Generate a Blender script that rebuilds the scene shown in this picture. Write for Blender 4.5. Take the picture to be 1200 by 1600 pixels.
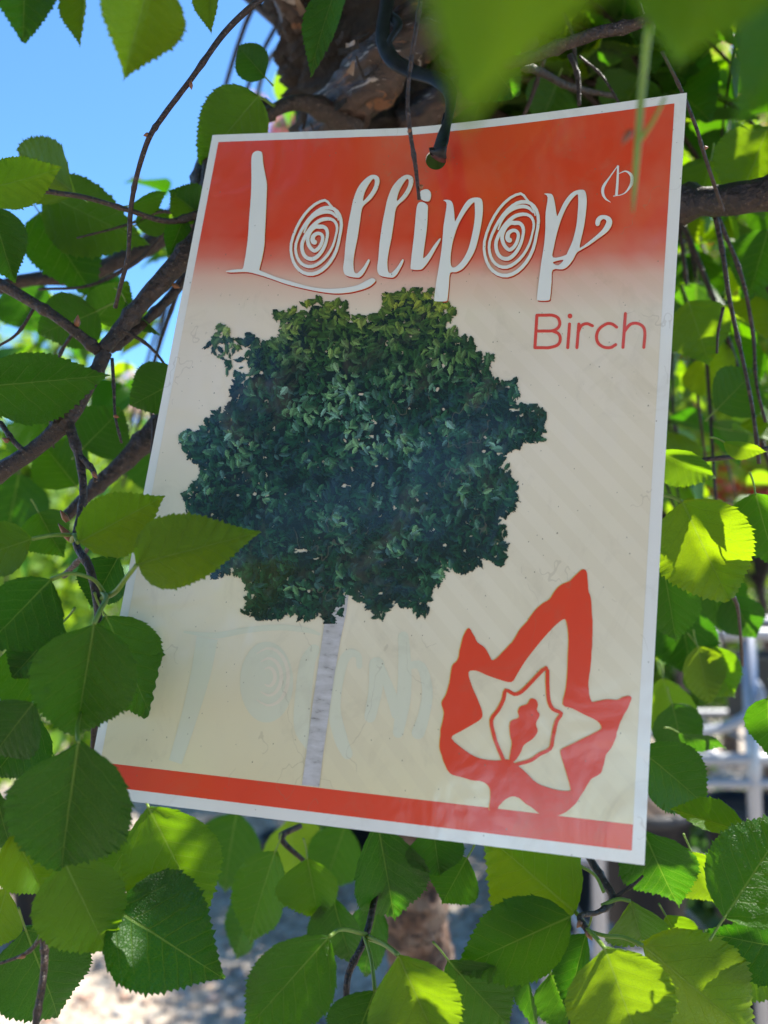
import bpy, bmesh, math, random
import numpy as np
from mathutils import Vector, Matrix, noise
from mathutils.geometry import delaunay_2d_cdt

R = math.radians
random.seed(11)
rng = np.random.default_rng(11)
for o in list(bpy.data.objects):
    bpy.data.objects.remove(o)
scene = bpy.context.scene
col = scene.collection

# ------------------------------------------------------------------ camera
F = 1250.0                      # focal length in photo pixels (photo 1200 x 1600)
CAM = Vector((0, 0, 1.45))
PITCH = R(5)
FW = Vector((0, math.cos(PITCH), math.sin(PITCH)))
UP = Vector((0, -math.sin(PITCH), math.cos(PITCH)))
RT = Vector((1, 0, 0))
cd = bpy.data.cameras.new('camera')
cam = bpy.data.objects.new('camera', cd)
col.objects.link(cam)
cam.location = CAM
cam.rotation_euler = (R(90) + PITCH, 0, 0)
cd.sensor_fit = 'HORIZONTAL'
cd.sensor_width = 36
cd.lens = 36 * F / 1200
cd.clip_start = 0.01
cd.clip_end = 3000
cd.dof.use_dof = True
cd.dof.focus_distance = 0.335
cd.dof.aperture_fstop = 9.0
scene.camera = cam

# ------------------------------------------------------------------ sky, sun, exposure
SUN_EL, SUN_AZ = R(60), R(68)
world = bpy.data.worlds.new('World')
scene.world = world
world.use_nodes = True
wn = world.node_tree
bg = wn.nodes['Background']
sky = wn.nodes.new('ShaderNodeTexSky')
sky.sky_type = 'NISHITA'
sky.sun_disc = False
sky.sun_elevation = SUN_EL
sky.sun_rotation = SUN_AZ
sky.air_density = 1.0
sky.dust_density = 0.0
sky.ozone_density = 5.0
sky.altitude = 2600
tint = wn.nodes.new('ShaderNodeMixRGB')
tint.blend_type = 'MULTIPLY'
tint.inputs[0].default_value = 1
tint.inputs[2].default_value = (0.67, 0.92, 1.0, 1)
wn.links.new(sky.outputs[0], tint.inputs[1])
wn.links.new(tint.outputs[0], bg.inputs[0])
bg.inputs[1].default_value = 0.14
sd = bpy.data.lights.new('sun', 'SUN')
sd.energy = 5.0
sd.angle = R(0.5)
sd.color = (1.0, 0.95, 0.86)
sun = bpy.data.objects.new('sun', sd)
col.objects.link(sun)
SDIR = Vector((math.sin(SUN_AZ) * math.cos(SUN_EL), math.cos(SUN_AZ) * math.cos(SUN_EL), math.sin(SUN_EL)))
sun.rotation_euler = SDIR.to_track_quat('Z', 'Y').to_euler()
sun.location = (2, 4, 8)
scene.view_settings.view_transform = 'Standard'
scene.view_settings.look = 'None'
scene.view_settings.gamma = 1
scene.view_settings.exposure = 1.6
scene.render.engine = 'CYCLES'
scene.cycles.max_bounces = 8
scene.cycles.transparent_max_bounces = 8
scene.cycles.use_denoising = True
scene.cycles.sample_clamp_indirect = 8


def ray(px, py):
    return FW + RT * ((px - 600) / F) - UP * ((py - 800) / F)


def at(px, py, d):
    return CAM + ray(px, py) * d


def proj(p):
    q = Vector(p) - CAM
    z = q.dot(FW)
    if z <= 0.01:
        return None
    return 600 + F * q.dot(RT) / z, 800 - F * q.dot(UP) / z, z


def lin(r, g, b, k=1.0):
    f = lambda c: ((c / 255 / 12.92) if c / 255 <= 0.04045 else ((c / 255 + 0.055) / 1.055) ** 2.4) * k
    return (f(r), f(g), f(b), 1)


# ------------------------------------------------------------------ node helpers
class NT:
    def __init__(s, name):
        s.m = bpy.data.materials.new(name)
        s.m.use_nodes = True
        s.t = s.m.node_tree
        s.p = s.t.nodes['Principled BSDF']
        s.out = s.t.nodes['Material Output']

    def n(s, kind, ins=None, **kw):
        nd = s.t.nodes.new('ShaderNode' + kind)
        for k, v in kw.items():
            setattr(nd, k, v)
        if ins:
            for k, v in ins.items():
                s.set(nd.inputs[k], v)
        return nd

    def set(s, inp, v):
        if isinstance(v, bpy.types.NodeSocket):
            s.t.links.new(v, inp)
        elif isinstance(v, bpy.types.Node):
            s.t.links.new(v.outputs[0], inp)
        else:
            inp.default_value = v

    def math(s, op, a, b=0.0, c=0.0):
        nd = s.n('Math', operation=op)
        for i, v in enumerate((a, b, c)):
            s.set(nd.inputs[i], v)
        return nd.outputs[0]

    def mix(s, f, a, b, mode='MIX'):
        nd = s.n('MixRGB', blend_type=mode)
        s.set(nd.inputs[0], f)
        s.set(nd.inputs[1], a)
        s.set(nd.inputs[2], b)
        return nd.outputs[0]

    def ramp(s, f, stops):
        nd = s.n('ValToRGB')
        s.set(nd.inputs[0], f)
        e = nd.color_ramp.elements
        while len(e) < len(stops):
            e.new(0.5)
        for el, (p, c) in zip(e, stops):
            el.position = p
            el.color = c if len(c) == 4 else (*c, 1)
        return nd.outputs[0]

    def noise(s, vec, scale, detail=3, rough=0.5, dist=0.0):
        nd = s.n('TexNoise', {'Scale': scale, 'Detail': detail, 'Roughness': rough, 'Distortion': dist})
        if vec is not None:
            s.set(nd.inputs['Vector'], vec)
        return nd.outputs[0]

    def P(s, **kw):
        for k, v in kw.items():
            s.set(s.p.inputs[k.replace('_', ' ')], v)
        return s




# ------------------------------------------------------------------ materials
def grey(v):
    return (v, v, v, 1)


def leaf_material(name, vein_detail=True, wet=0.0):
    t = NT(name)
    oi = t.n('ObjectInfo').outputs['Random']
    geo = t.n('NewGeometry')
    at_ = t.n('Attribute', attribute_name='tone').outputs['Fac'] if not vein_detail else None
    rnd = oi if vein_detail else at_
    tc = t.n('TexCoord')
    top = t.ramp(rnd, [(0.0, (0.012, 0.052, 0.004)), (0.35, (0.016, 0.066, 0.004)), (0.7, (0.022, 0.078, 0.003)), (1.0, (0.045, 0.105, 0.005))])
    under = t.mix(0.35, top, (0.10, 0.16, 0.05, 1))
    colr = t.mix(geo.outputs['Backfacing'], top, under)
    trans = t.ramp(rnd, [(0, (0.035, 0.19, 0.001)), (0.5, (0.11, 0.33, 0.001)), (1, (0.46, 0.66, 0.003))])
    if vein_detail:
        uv = t.n('SeparateXYZ', {0: tc.outputs['UV']})
        s_, tt = uv.outputs[0], t.math('ABSOLUTE', t.math('SUBTRACT', uv.outputs[1], 0.5))   # tt 0 .. 0.5
        nz = t.noise(tc.outputs['UV'], 3.0, 2)
        sh = t.math('ADD', t.math('SUBTRACT', s_, t.math('MULTIPLY', tt, 0.62)), t.math('MULTIPLY', nz, 0.09))
        ph = t.math('FRACT', t.math('MULTIPLY', sh, 7.5))
        dv = t.math('ABSOLUTE', t.math('SUBTRACT', ph, 0.5))
        lat = t.math('SUBTRACT', 1.0, t.math('MINIMUM', 1.0, t.math('MULTIPLY', dv, 17.0)))
        lat = t.math('MULTIPLY', lat, t.math('LESS_THAN', t.math('ADD', tt, t.math('MULTIPLY', s_, 0.2)), 0.44))
        fade = t.math('SUBTRACT', 1.0, t.math('MULTIPLY', tt, 1.5))
        lat = t.math('MULTIPLY', lat, fade)
        wmid = t.math('MULTIPLY', t.math('SUBTRACT', 1.25, s_), 0.014)
        mid = t.math('SUBTRACT', 1.0, t.math('MINIMUM', 1.0, t.math('DIVIDE', tt, wmid)))
        mid = t.math('MINIMUM', 1.0, t.math('MULTIPLY', mid, 2.0))
        vor = t.n('TexVoronoi', {'Vector': tc.outputs['UV'], 'Scale': 42.0}, feature='DISTANCE_TO_EDGE').outputs[0]
        net = t.math('SUBTRACT', 1.0, t.math('MINIMUM', 1.0, t.math('MULTIPLY', vor, 9.0)))
        v = t.math('MAXIMUM', t.math('MULTIPLY', lat, 0.75), mid)
        colr = t.mix(t.math('MULTIPLY', v, 0.7), colr, (0.17, 0.27, 0.06, 1))
        colr = t.mix(t.math('MULTIPLY', net, 0.10), colr, (0.08, 0.16, 0.02, 1))
        blot = t.noise(tc.outputs['Object'], 4.0, 4, 0.6)
        colr = t.mix(t.math('MULTIPLY', t.math('SUBTRACT', blot, 0.35), 0.9), colr, t.mix(0.5, colr, (0.05, 0.12, 0.012, 1)))
        trans = t.mix(t.math('MULTIPLY', v, 0.45), trans, (0.30, 0.40, 0.05, 1))
        trans = t.mix(t.math('MULTIPLY', net, 0.35), trans, (0.18, 0.36, 0.02, 1))
        spots = t.n('TexVoronoi', {'Vector': tc.outputs['UV'], 'Scale': 9.0}).outputs[0]
        sp = t.math('MULTIPLY', t.math('LESS_THAN', spots, 0.035), 0.7)
        colr = t.mix(sp, colr, (0.16, 0.10, 0.04, 1))
        hgt = t.math('ADD', t.math('MULTIPLY', v, -1.0), t.math('MULTIPLY', net, -0.22))
        hgt = t.math('ADD', hgt, t.math('MULTIPLY', t.noise(tc.outputs['UV'], 9, 3), 0.8))
        bump = t.n('Bump', {'Strength': 0.8, 'Distance': 0.0012, 'Height': hgt})
        t.P(Normal=bump.outputs[0])
    t.P(Base_Color=colr, Roughness=t.math('ADD', 0.27, t.math('MULTIPLY', rnd, 0.18)) if vein_detail else 0.45)
    if vein_detail:
        t.P(Roughness=t.math('ADD', 0.25, t.math('MULTIPLY', t.noise(tc.outputs['Object'], 3.0, 4, 0.6), 0.42)))
    t.p.inputs['Specular IOR Level'].default_value = 0.32
    tr = t.n('BsdfTranslucent', {'Color': trans})
    mx = t.n('MixShader', {0: 0.42})
    t.t.links.new(t.p.outputs[0], mx.inputs[1])
    t.t.links.new(tr.outputs[0], mx.inputs[2])
    t.t.links.new(mx.outputs[0], t.out.inputs[0])
    return t.m


M = {}
M['leaf'] = leaf_material('birch_leaf')
M['leaf_far'] = leaf_material('birch_leaf_mass', False)

t = NT('petiole')
tr = t.n('BsdfTranslucent', {'Color': (0.35, 0.5, 0.05, 1)})
t.P(Base_Color=(0.17, 0.26, 0.045, 1), Roughness=0.4)
mx = t.n('MixShader', {0: 0.3, 1: t.p.outputs[0], 2: tr.outputs[0]})
t.t.links.new(mx.outputs[0], t.out.inputs[0])
M['petiole'] = t.m

t = NT('twig_bark')
tc = t.n('TexCoord').outputs['Object']
nz = t.noise(tc, 260, 4, 0.6)
n2 = t.noise(tc, 60, 3)
c = t.ramp(nz, [(0.3, (0.008, 0.005, 0.004)), (0.58, (0.026, 0.015, 0.012)), (0.74, (0.09, 0.062, 0.048))])
c = t.mix(t.math('MULTIPLY', n2, 0.4), c, (0.06, 0.028, 0.016, 1))
vor = t.n('TexVoronoi', {'Vector': tc, 'Scale': 420.0}).outputs[0]
c = t.mix(t.math('MULTIPLY', t.math('LESS_THAN', vor, 0.15), 0.5), c, (0.20, 0.16, 0.13, 1))
t.P(Base_Color=c, Roughness=0.55, Normal=t.n('Bump', {'Strength': 1.0, 'Distance': 0.003, 'Height': t.math('ADD', nz, n2)}).outputs[0])
M['twig'] = t.m

t = NT('birch_bark')
tc = t.n('TexCoord').outputs['Object']
mp = t.n('Mapping', {'Vector': tc, 'Scale': (1, 1, 0.35)}).outputs[0]
n1 = t.noise(mp, 26, 6, 0.65, 0.6)
n2 = t.noise(tc, 110, 5, 0.65)
st = t.noise(t.n('Mapping', {'Vector': tc, 'Scale': (1, 1, 6)}).outputs[0], 22, 4, 0.6)
c = t.ramp(n1, [(0.36, (0.010, 0.007, 0.006)), (0.48, (0.025, 0.017, 0.013)), (0.60, (0.040, 0.024, 0.017)), (0.70, (0.08, 0.05, 0.035)), (0.80, (0.24, 0.20, 0.17))])
fz = t.noise(t.n('Mapping', {'Vector': tc, 'Scale': (1, 1, 0.5)}).outputs[0], 170, 6, 0.75, 1.2)
c = t.mix(t.math('MULTIPLY', t.math('GREATER_THAN', fz, 0.56), 0.5), c, (0.08, 0.062, 0.05, 1))
zz = t.n('SeparateXYZ', {0: t.n('NewGeometry').outputs['Position']}).outputs[2]
low = t.ramp(t.math('SUBTRACT', 1.6, zz), [(0.2, grey(0)), (0.5, grey(1))])
patch = t.ramp(t.noise(tc, 34, 4, 0.6, 0.5), [(0.42, (0.06, 0.03, 0.02)), (0.5, (0.30, 0.16, 0.10)), (0.6, (0.52, 0.38, 0.28))])
c = t.mix(t.math('MULTIPLY', low, 0.85), c, patch)
c = t.mix(t.math('GREATER_THAN', st, 0.62), c, (0.05, 0.03, 0.022, 1))
c = t.mix(t.math('MULTIPLY', n2, 0.45), c, (0.05, 0.03, 0.02, 1))
t.P(Base_Color=c, Roughness=0.75, Normal=t.n('Bump', {'Strength': 1.0, 'Distance': 0.012, 'Height': t.math('ADD', t.math('ADD', n1, fz), t.math('MULTIPLY', n2, 0.5))}).outputs[0])
M['bark'] = t.m

t = NT('limb_bark')
tc = t.n('TexCoord').outputs['Object']
n1 = t.noise(tc, 70, 5, 0.65, 0.8)
n2 = t.noise(t.n('Mapping', {'Vector': tc, 'Rotation': (0, 0.9, 0), 'Scale': (1, 1, 7)}).outputs[0], 40, 4, 0.6, 0.4)
c = t.ramp(n1, [(0.3, (0.013, 0.008, 0.006)), (0.5, (0.034, 0.018, 0.013)), (0.7, (0.065, 0.034, 0.025))])
c = t.mix(t.math('MULTIPLY', t.math('GREATER_THAN', n2, 0.63), 0.8), c, (0.36, 0.31, 0.28, 1))
c = t.mix(t.math('MULTIPLY', t.math('LESS_THAN', n2, 0.37), 0.8), c, (0.17, 0.07, 0.03, 1))
t.P(Base_Color=c, Roughness=0.5, Normal=t.n('Bump', {'Strength': 0.7, 'Distance': 0.003, 'Height': t.math('ADD', n1, n2)}).outputs[0])
M['limb'] = t.m

t = NT('peeled_bark')
tc = t.n('TexCoord').outputs['Object']
n1 = t.noise(tc, 60, 4)
t.P(Base_Color=t.ramp(n1, [(0.3, (0.08, 0.04, 0.025)), (0.5, (0.17, 0.10, 0.06)), (0.7, (0.34, 0.28, 0.23))]), Roughness=0.6)
M['peel'] = t.m

t = NT('bud')
t.P(Base_Color=(0.20, 0.075, 0.03, 1), Roughness=0.4)
M['bud'] = t.m

t = NT('black_plastic')
tc = t.n('TexCoord').outputs['Object']
n1 = t.noise(tc, 150, 3)
t.P(Base_Color=t.ramp(n1, [(0.3, (0.008, 0.008, 0.009)), (0.7, (0.02, 0.02, 0.022))]), Roughness=0.42,
    Normal=t.n('Bump', {'Strength': 0.25, 'Distance': 0.001, 'Height': n1}).outputs[0])
t.p.inputs['Specular IOR Level'].default_value = 0.25
M['plastic'] = t.m


def card_mat(name, kind, colour=None):
    """glossy laminated print; kind decides what the ink layer is"""
    t = NT(name)
    tc = t.n('TexCoord')
    uv = tc.outputs['UV']                      # u 0..1 across, v 0..1 down the card
    xy = t.n('SeparateXYZ', {0: uv})
    u, v = xy.outputs[0], xy.outputs[1]
    big = t.noise(uv, 3.5, 4, 0.6, 0.3)
    fine = t.noise(uv, 45, 4, 0.6)
    if kind == 'paper':
        c = t.mix(t.math('MULTIPLY', fine, 0.12), (0.80, 0.77, 0.72, 1), (0.66, 0.63, 0.56, 1))
    elif kind == 'field':
        cream = t.ramp(v, [(0.0, (0.76, 0.60, 0.45)), (0.45, (0.80, 0.69, 0.54)), (0.75, (0.80, 0.70, 0.52)), (1, (0.78, 0.66, 0.39))])
        diag = t.math('FRACT', t.math('MULTIPLY', t.math('ADD', t.math('MULTIPLY', u, 0.72), t.math('MULTIPLY', v, -1.0)), 21.0))
        band = t.math('MULTIPLY', t.math('GREATER_THAN', diag, 0.5), t.math('MULTIPLY', t.math('GREATER_THAN', t.math('ADD', u, t.math('MULTIPLY', v, 0.35)), 0.72), 0.18))
        cream = t.mix(band, cream, (0.66, 0.55, 0.37, 1))
        vv = t.math('ADD', v, t.math('MULTIPLY', t.math('SUBTRACT', big, 0.5), 0.03))
        vv = t.math('SUBTRACT', vv, t.math('MULTIPLY', u, 0.012))
        f = t.ramp(vv, [(0.180, grey(0)), (0.215, grey(0.18)), (0.25, grey(0.70)), (0.30, grey(1))])
        c = t.mix(f, (0.72, 0.052, 0.016, 1), cream)
        c = t.mix(t.math('MULTIPLY', t.math('SUBTRACT', big, 0.45), 1.2), c, t.mix(0.6, c, (0.55, 0.46, 0.34, 1)))
    elif kind == 'ink':
        c = colour
    elif kind == 'attr':
        c = t.n('Attribute', attribute_name='ink').outputs['Color']
    # stains, specks and fine scratches of a weathered label
    sp = t.n('TexVoronoi', {'Vector': uv, 'Scale': 60.0, 'Randomness': 1.0})
    speck = t.math('LESS_THAN', sp.outputs[0], t.math('MULTIPLY', t.noise(uv, 30, 2), 0.12))
    c = t.mix(t.math('MULTIPLY', speck, 0.7), c, (0.20, 0.15, 0.10, 1))
    dirt = t.math('MULTIPLY', t.math('MAXIMUM', t.math('SUBTRACT', t.noise(uv, 7, 6, 0.7, 1.5), 0.54), 0.0), 2.2)
    c = t.mix(dirt, c, t.mix(0.45, c, (0.30, 0.22, 0.14, 1)))
    scr = t.n('TexWave', {'Vector': t.n('Mapping', {'Vector': uv, 'Rotation': (0, 0, 0.9)}).outputs[0], 'Scale': 3.0, 'Distortion': 22.0, 'Detail': 4.0, 'Detail Scale': 2.0}).outputs[0]
    line = t.math('MULTIPLY', t.math('GREATER_THAN', scr, 0.9975), t.math('GREATER_THAN', big, 0.56))
    c = t.mix(t.math('MULTIPLY', line, 0.22), c, (0.28, 0.2, 0.13, 1))
    h = t.math('ADD', t.math('MULTIPLY', t.noise(uv, 5, 3, 0.5, 0.8), 1.0), t.math('MULTIPLY', fine, 0.05))
    bump = t.n('Bump', {'Strength': 0.35, 'Distance': 0.003, 'Height': h})
    t.P(Base_Color=c, Roughness=0.5, Coat_Weight=1.0, Coat_IOR=1.84,
        Coat_Roughness=t.math('ADD', 0.13, t.math('MULTIPLY', big, 0.08)), Coat_Normal=bump.outputs[0])
    t.p.inputs['Specular IOR Level'].default_value = 0.2
    return t.m


M['paper'] = card_mat('label_plastic', 'paper')
M['field'] = card_mat('label_print', 'field')
M['white_ink'] = card_mat('white_ink', 'ink', (0.80, 0.78, 0.72, 1))
M['red_ink'] = card_mat('red_ink', 'ink', (0.76, 0.055, 0.02, 1))
M['pink_ink'] = card_mat('rose_red_ink', 'ink', (0.72, 0.07, 0.05, 1))
M['shade_ink'] = card_mat('dark_red_ink', 'ink', (0.45, 0.010, 0.012, 1))
M['yellow_ink'] = card_mat('yellow_ink', 'ink', (0.78, 0.50, 0.12, 1))
M['ghost_ink'] = card_mat('pale_green_ink', 'ink', (0.70, 0.665, 0.50, 1))
M['ghost_light'] = card_mat('pale_cream_ink', 'ink', (0.79, 0.68, 0.52, 1))
M['crown_ink'] = card_mat('foliage_print', 'attr')


# ------------------------------------------------------------------ object helpers
def link_mesh(name, verts, faces, mat, parent=None, uvs=None, smooth=True, mats=None):
    me = bpy.data.meshes.new(name)
    me.from_pydata([tuple(v) for v in verts], [], faces)
    if uvs is not None:
        lay = me.uv_layers.new(name='UVMap')
        li = np.zeros(len(me.loops), dtype=np.int32)
        me.loops.foreach_get('vertex_index', li)
        lay.data.foreach_set('uv', np.asarray(uvs, dtype=np.float32)[li].ravel())
    if smooth:
        me.shade_smooth()
    me.materials.append(mat)
    o = bpy.data.objects.new(name, me)
    col.objects.link(o)
    if parent:
        o.parent = parent
    return o


def tag(o, label=None, category=None, group=None, kind=None):
    for k, v in (('label', label), ('category', category), ('group', group), ('kind', kind)):
        if v:
            o[k] = v
    return o


def empty(name, loc=(0, 0, 0)):
    o = bpy.data.objects.new(name, None)
    o.location = loc
    o.empty_display_size = 0.05
    col.objects.link(o)
    return o


def catmull(P, n, closed=False):
    P = [np.array(p, float) for p in P]
    out = []
    N = len(P)
    rngi = range(N if closed else N - 1)
    for i in rngi:
        p0 = P[(i - 1) % N] if (closed or i > 0) else 2 * P[0] - P[1]
        p1 = P[i]
        p2 = P[(i + 1) % N]
        p3 = P[(i + 2) % N] if (closed or i + 2 < N) else 2 * P[-1] - P[-2]
        for k in range(n):
            t = k / n
            out.append(0.5 * ((2 * p1) + (-p0 + p2) * t + (2 * p0 - 5 * p1 + 4 * p2 - p3) * t * t + (-p0 + 3 * p1 - 3 * p2 + p3) * t ** 3))
    if not closed:
        out.append(P[-1])
    return out


def tube_geo(pts, radii, sides=8, sub=4, rough=0.0, flat=1.0, seed=0, knots=0, ridges=False):
    data = [list(p) + [r] for p, r in zip(pts, radii)]
    C = catmull(data, sub)
    C = [np.array(c) for c in C]
    verts, faces = [], []
    n = len(C)
    prev = None
    for i, c in enumerate(C):
        a = C[max(0, i - 1)][:3]
        b = C[min(n - 1, i + 1)][:3]
        t = Vector(b - a)
        if t.length < 1e-9:
            t = Vector((0, 0, 1))
        t.normalize()
        if prev is None:
            s = t.cross(Vector((0.3, 1, 0.2))).normalized()
        else:
            s = (prev - t * prev.dot(t)).normalized()
        prev = s
        w = t.cross(s)
        r = max(c[3], 1e-5)
        kn = 1.0
        if knots and i % knots == knots // 2:
            kn = 1.28
        for k in range(sides):
            an = 2 * math.pi * k / sides
            rr = r * kn
            if rough:
                q = Vector(c[:3]) * 60 + Vector((math.cos(an), math.sin(an), seed)) * 1.3
                rr *= 1 + rough * noise.noise(q)
                rr *= 1 + rough * 0.6 * noise.noise(q * 3.1)
            if ridges:
                q = Vector(c[:3]) * 150 + Vector((math.cos(an), math.sin(an), 0)) * 4
                rr *= 1 + 0.09 * noise.noise(q) + 0.07 * abs(noise.noise(q * 2.3))
            verts.append(Vector(c[:3]) + s * math.cos(an) * rr + w * math.sin(an) * rr * flat)
    for i in range(n - 1):
        for k in range(sides):
            a = i * sides + k
            b = i * sides + (k + 1) % sides
            faces.append((a, b, b + sides, a + sides))
    faces.append(tuple(range(sides))[::-1])
    faces.append(tuple(range((n - 1) * sides, n * sides)))
    return verts, faces


def tube(name, pts, radii, mat, parent=None, **kw):
    v, f = tube_geo(pts, radii, **kw)
    return link_mesh(name, v, f, mat, parent)


def pix_tube(name, pix, mat, parent=None, **kw):
    """pix: (px, py, depth, width in px)"""
    pts = [at(a, b, d) for a, b, d, w in pix]
    rr = [w * 0.5 * d / F for a, b, d, w in pix]
    return tube(name, pts, rr, mat, parent, **kw)


# =================================================================== GROUND
def ground():
    # one large sheet, gravel close to the camera
    t = NT('gravel_ground')
    tc = t.n('TexCoord').outputs['Object']
    vo = t.n('TexVoronoi', {'Vector': tc, 'Scale': 34.0})
    d = t.n('TexVoronoi', {'Vector': tc, 'Scale': 34.0}, feature='DISTANCE_TO_EDGE').outputs[0]
    nz = t.noise(tc, 1.2, 5, 0.6)
    cc = t.ramp(t.n('SeparateColor', {0: vo.outputs['Color']}).outputs[0], [(0, (0.20, 0.15, 0.11)), (0.4, (0.34, 0.28, 0.22)), (0.75, (0.46, 0.40, 0.33)), (1, (0.33, 0.21, 0.13))])
    cc = t.mix(t.math('MULTIPLY', nz, 0.4), cc, (0.35, 0.30, 0.24, 1))
    t.P(Base_Color=cc, Roughness=0.9, Normal=t.n('Bump', {'Strength': 1.0, 'Distance': 0.02, 'Height': t.math('MINIMUM', d, 0.25)}).outputs[0])
    n = 60
    vs, fs = [], []
    xs = np.sign(np.linspace(-1, 1, n)) * np.abs(np.linspace(-1, 1, n)) ** 3 * 900
    for y in xs:
        for x in xs:
            vs.append((x, y + 5, 0.03 * noise.noise(Vector((x * 0.5, y * 0.5, 0))) if abs(x) < 20 and abs(y) < 20 else 0))
    for j in range(n - 1):
        for i in range(n - 1):
            a = j * n + i
            fs.append((a, a + 1, a + n + 1, a + n))
    tag(link_mesh('ground', vs, fs, t.m), kind='structure')
    # loose pebbles
    t = NT('pebble')
    rn = t.n('Attribute', attribute_name='tone').outputs['Fac']
    nz = t.noise(t.n('TexCoord').outputs['Object'], 60, 4)
    cc = t.ramp(rn, [(0, (0.12, 0.09, 0.07)), (0.3, (0.27, 0.22, 0.19)), (0.6, (0.42, 0.38, 0.34)), (0.8, (0.34, 0.18, 0.11)), (1, (0.55, 0.51, 0.47))])
    cc = t.mix(t.math('MULTIPLY', nz, 0.35), cc, (0.2, 0.17, 0.14, 1))
    t.P(Base_Color=cc, Roughness=0.8)
    bm = bmesh.new()
    bmesh.ops.create_icosphere(bm, subdivisions=1, radius=1)
    base = np.array([v.co[:] for v in bm.verts])
    tri = np.array([[v.index for v in f.verts] for f in bm.faces])
    bm.free()
    V, Fc, T = [], [], []
    k = 0
    for i in range(9000):
        y = 1.6 + 5.5 * rng.random() ** 1.6
        x = (rng.random() - 0.5) * (2.4 + y * 1.3)
        s = 0.008 + 0.016 * rng.random() ** 2
        jit = 1 + 0.3 * (rng.random((12, 1)) - 0.5)
        b = base * jit * np.array([s * (0.8 + 0.7 * rng.random()), s, s * (0.5 + 0.3 * rng.random())])
        a = rng.random() * 6.28
        ca, sa = math.cos(a), math.sin(a)
        b = np.stack([b[:, 0] * ca - b[:, 1] * sa + x, b[:, 0] * sa + b[:, 1] * ca + y, b[:, 2] + 0.012], 1)
        V.append(b)
        Fc.append(tri + k)
        T.append(np.full(12, rng.random()))
        k += 12
    V = np.concatenate(V)
    o = link_mesh('gravel', V.tolist(), np.concatenate(Fc).tolist(), t.m)
    a_ = o.data.attributes.new('tone', 'FLOAT', 'POINT')
    a_.data.foreach_set('value', np.concatenate(T).astype(np.float32))
    tag(o, 'loose pale grey and brown pebbles covering the nursery ground', 'gravel', kind='stuff')


ground()


# =================================================================== BACKGROUND PLANTS
def clump_mesh(name, centres, leaf, count, mats, parent, seed, squash=1.0):
    """many leaf sized faces through lobes of a crown; centres: (x,y,z,r)"""
    r_ = np.random.default_rng(seed)
    cs = np.array(centres)
    w = cs[:, 3] ** 2
    idx = r_.choice(len(cs), count, p=w / w.sum())
    d = r_.normal(size=(count, 3))
    d /= np.linalg.norm(d, axis=1)[:, None]
    rad = cs[idx, 3] * (0.45 + 0.6 * r_.random(count) ** 0.5)
    P = cs[idx, :3] + d * rad[:, None] * np.array([1, 1, squash])
    a = r_.normal(size=(count, 3))
    a /= np.linalg.norm(a, axis=1)[:, None]
    b = np.cross(a, d + 0.5 * r_.normal(size=(count, 3)))
    b /= np.linalg.norm(b, axis=1)[:, None] + 1e-9
    s = leaf * (0.6 + 0.8 * r_.random(count))[:, None]
    V = np.stack([P - a * s, P + b * s * 0.55, P + a * s, P - b * s * 0.55], 1).reshape(-1, 3)
    Fc = np.arange(count * 4).reshape(-1, 4)
    me_o = link_mesh(name, V.tolist(), Fc.tolist(), mats[0], parent, smooth=False)
    at_ = me_o.data.attributes.new('tone', 'FLOAT', 'POINT')
    at_.data.foreach_set('value', np.repeat(r_.random(count), 4).astype(np.float32))
    if len(mats) > 1:
        for m in mats[1:]:
            me_o.data.materials.append(m)
        mi = r_.choice(len(mats), count, p=[0.5] + [0.5 / (len(mats) - 1)] * (len(mats) - 1)).astype(np.int32)
        me_o.data.polygons.foreach_set('material_index', mi)
    return me_o


def flat_mat(name, c, rough=0.6, trans=None, metal=0.0):
    t = NT(name)
    nz = t.noise(t.n('TexCoord').outputs['Object'], 12, 4, 0.6)
    cc = t.mix(t.math('MULTIPLY', nz, 0.5), (*c, 1), (c[0] * 0.6, c[1] * 0.6, c[2] * 0.6, 1))
    t.P(Base_Color=cc, Roughness=rough, Metallic=metal)
    if trans:
        tr = t.n('BsdfTranslucent', {'Color': (*trans, 1)})
        mx = t.n('MixShader', {0: 0.4, 1: t.p.outputs[0], 2: tr.outputs[0]})
        t.t.links.new(mx.outputs[0], t.out.inputs[0])
    return t.m


M['bush_leaf'] = flat_mat('bush_leaf', (0.09, 0.19, 0.015), trans=(0.40, 0.62, 0.02))
M['pink'] = flat_mat('pink_blossom', (0.75, 0.13, 0.20), trans=(0.8, 0.2, 0.3))
M['palepink'] = flat_mat('pale_blossom', (0.85, 0.60, 0.62), trans=(0.8, 0.5, 0.5))
M['redleaf'] = flat_mat('red_leaf', (0.40, 0.04, 0.03), trans=(0.6, 0.08, 0.04))
M['darkgreen'] = flat_mat('conifer_leaf', (0.03, 0.08, 0.02), trans=(0.08, 0.2, 0.02))
M['pot'] = flat_mat('black_pot', (0.012, 0.013, 0.017), 0.5)
M['soil'] = flat_mat('soil', (0.04, 0.025, 0.016), 0.95)
M['galv'] = flat_mat('galvanised_steel', (0.36, 0.37, 0.40), 0.35, metal=0.75)
M['whitepaint'] = flat_mat('pale_grey_steel', (0.30, 0.31, 0.33), 0.4)


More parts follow.
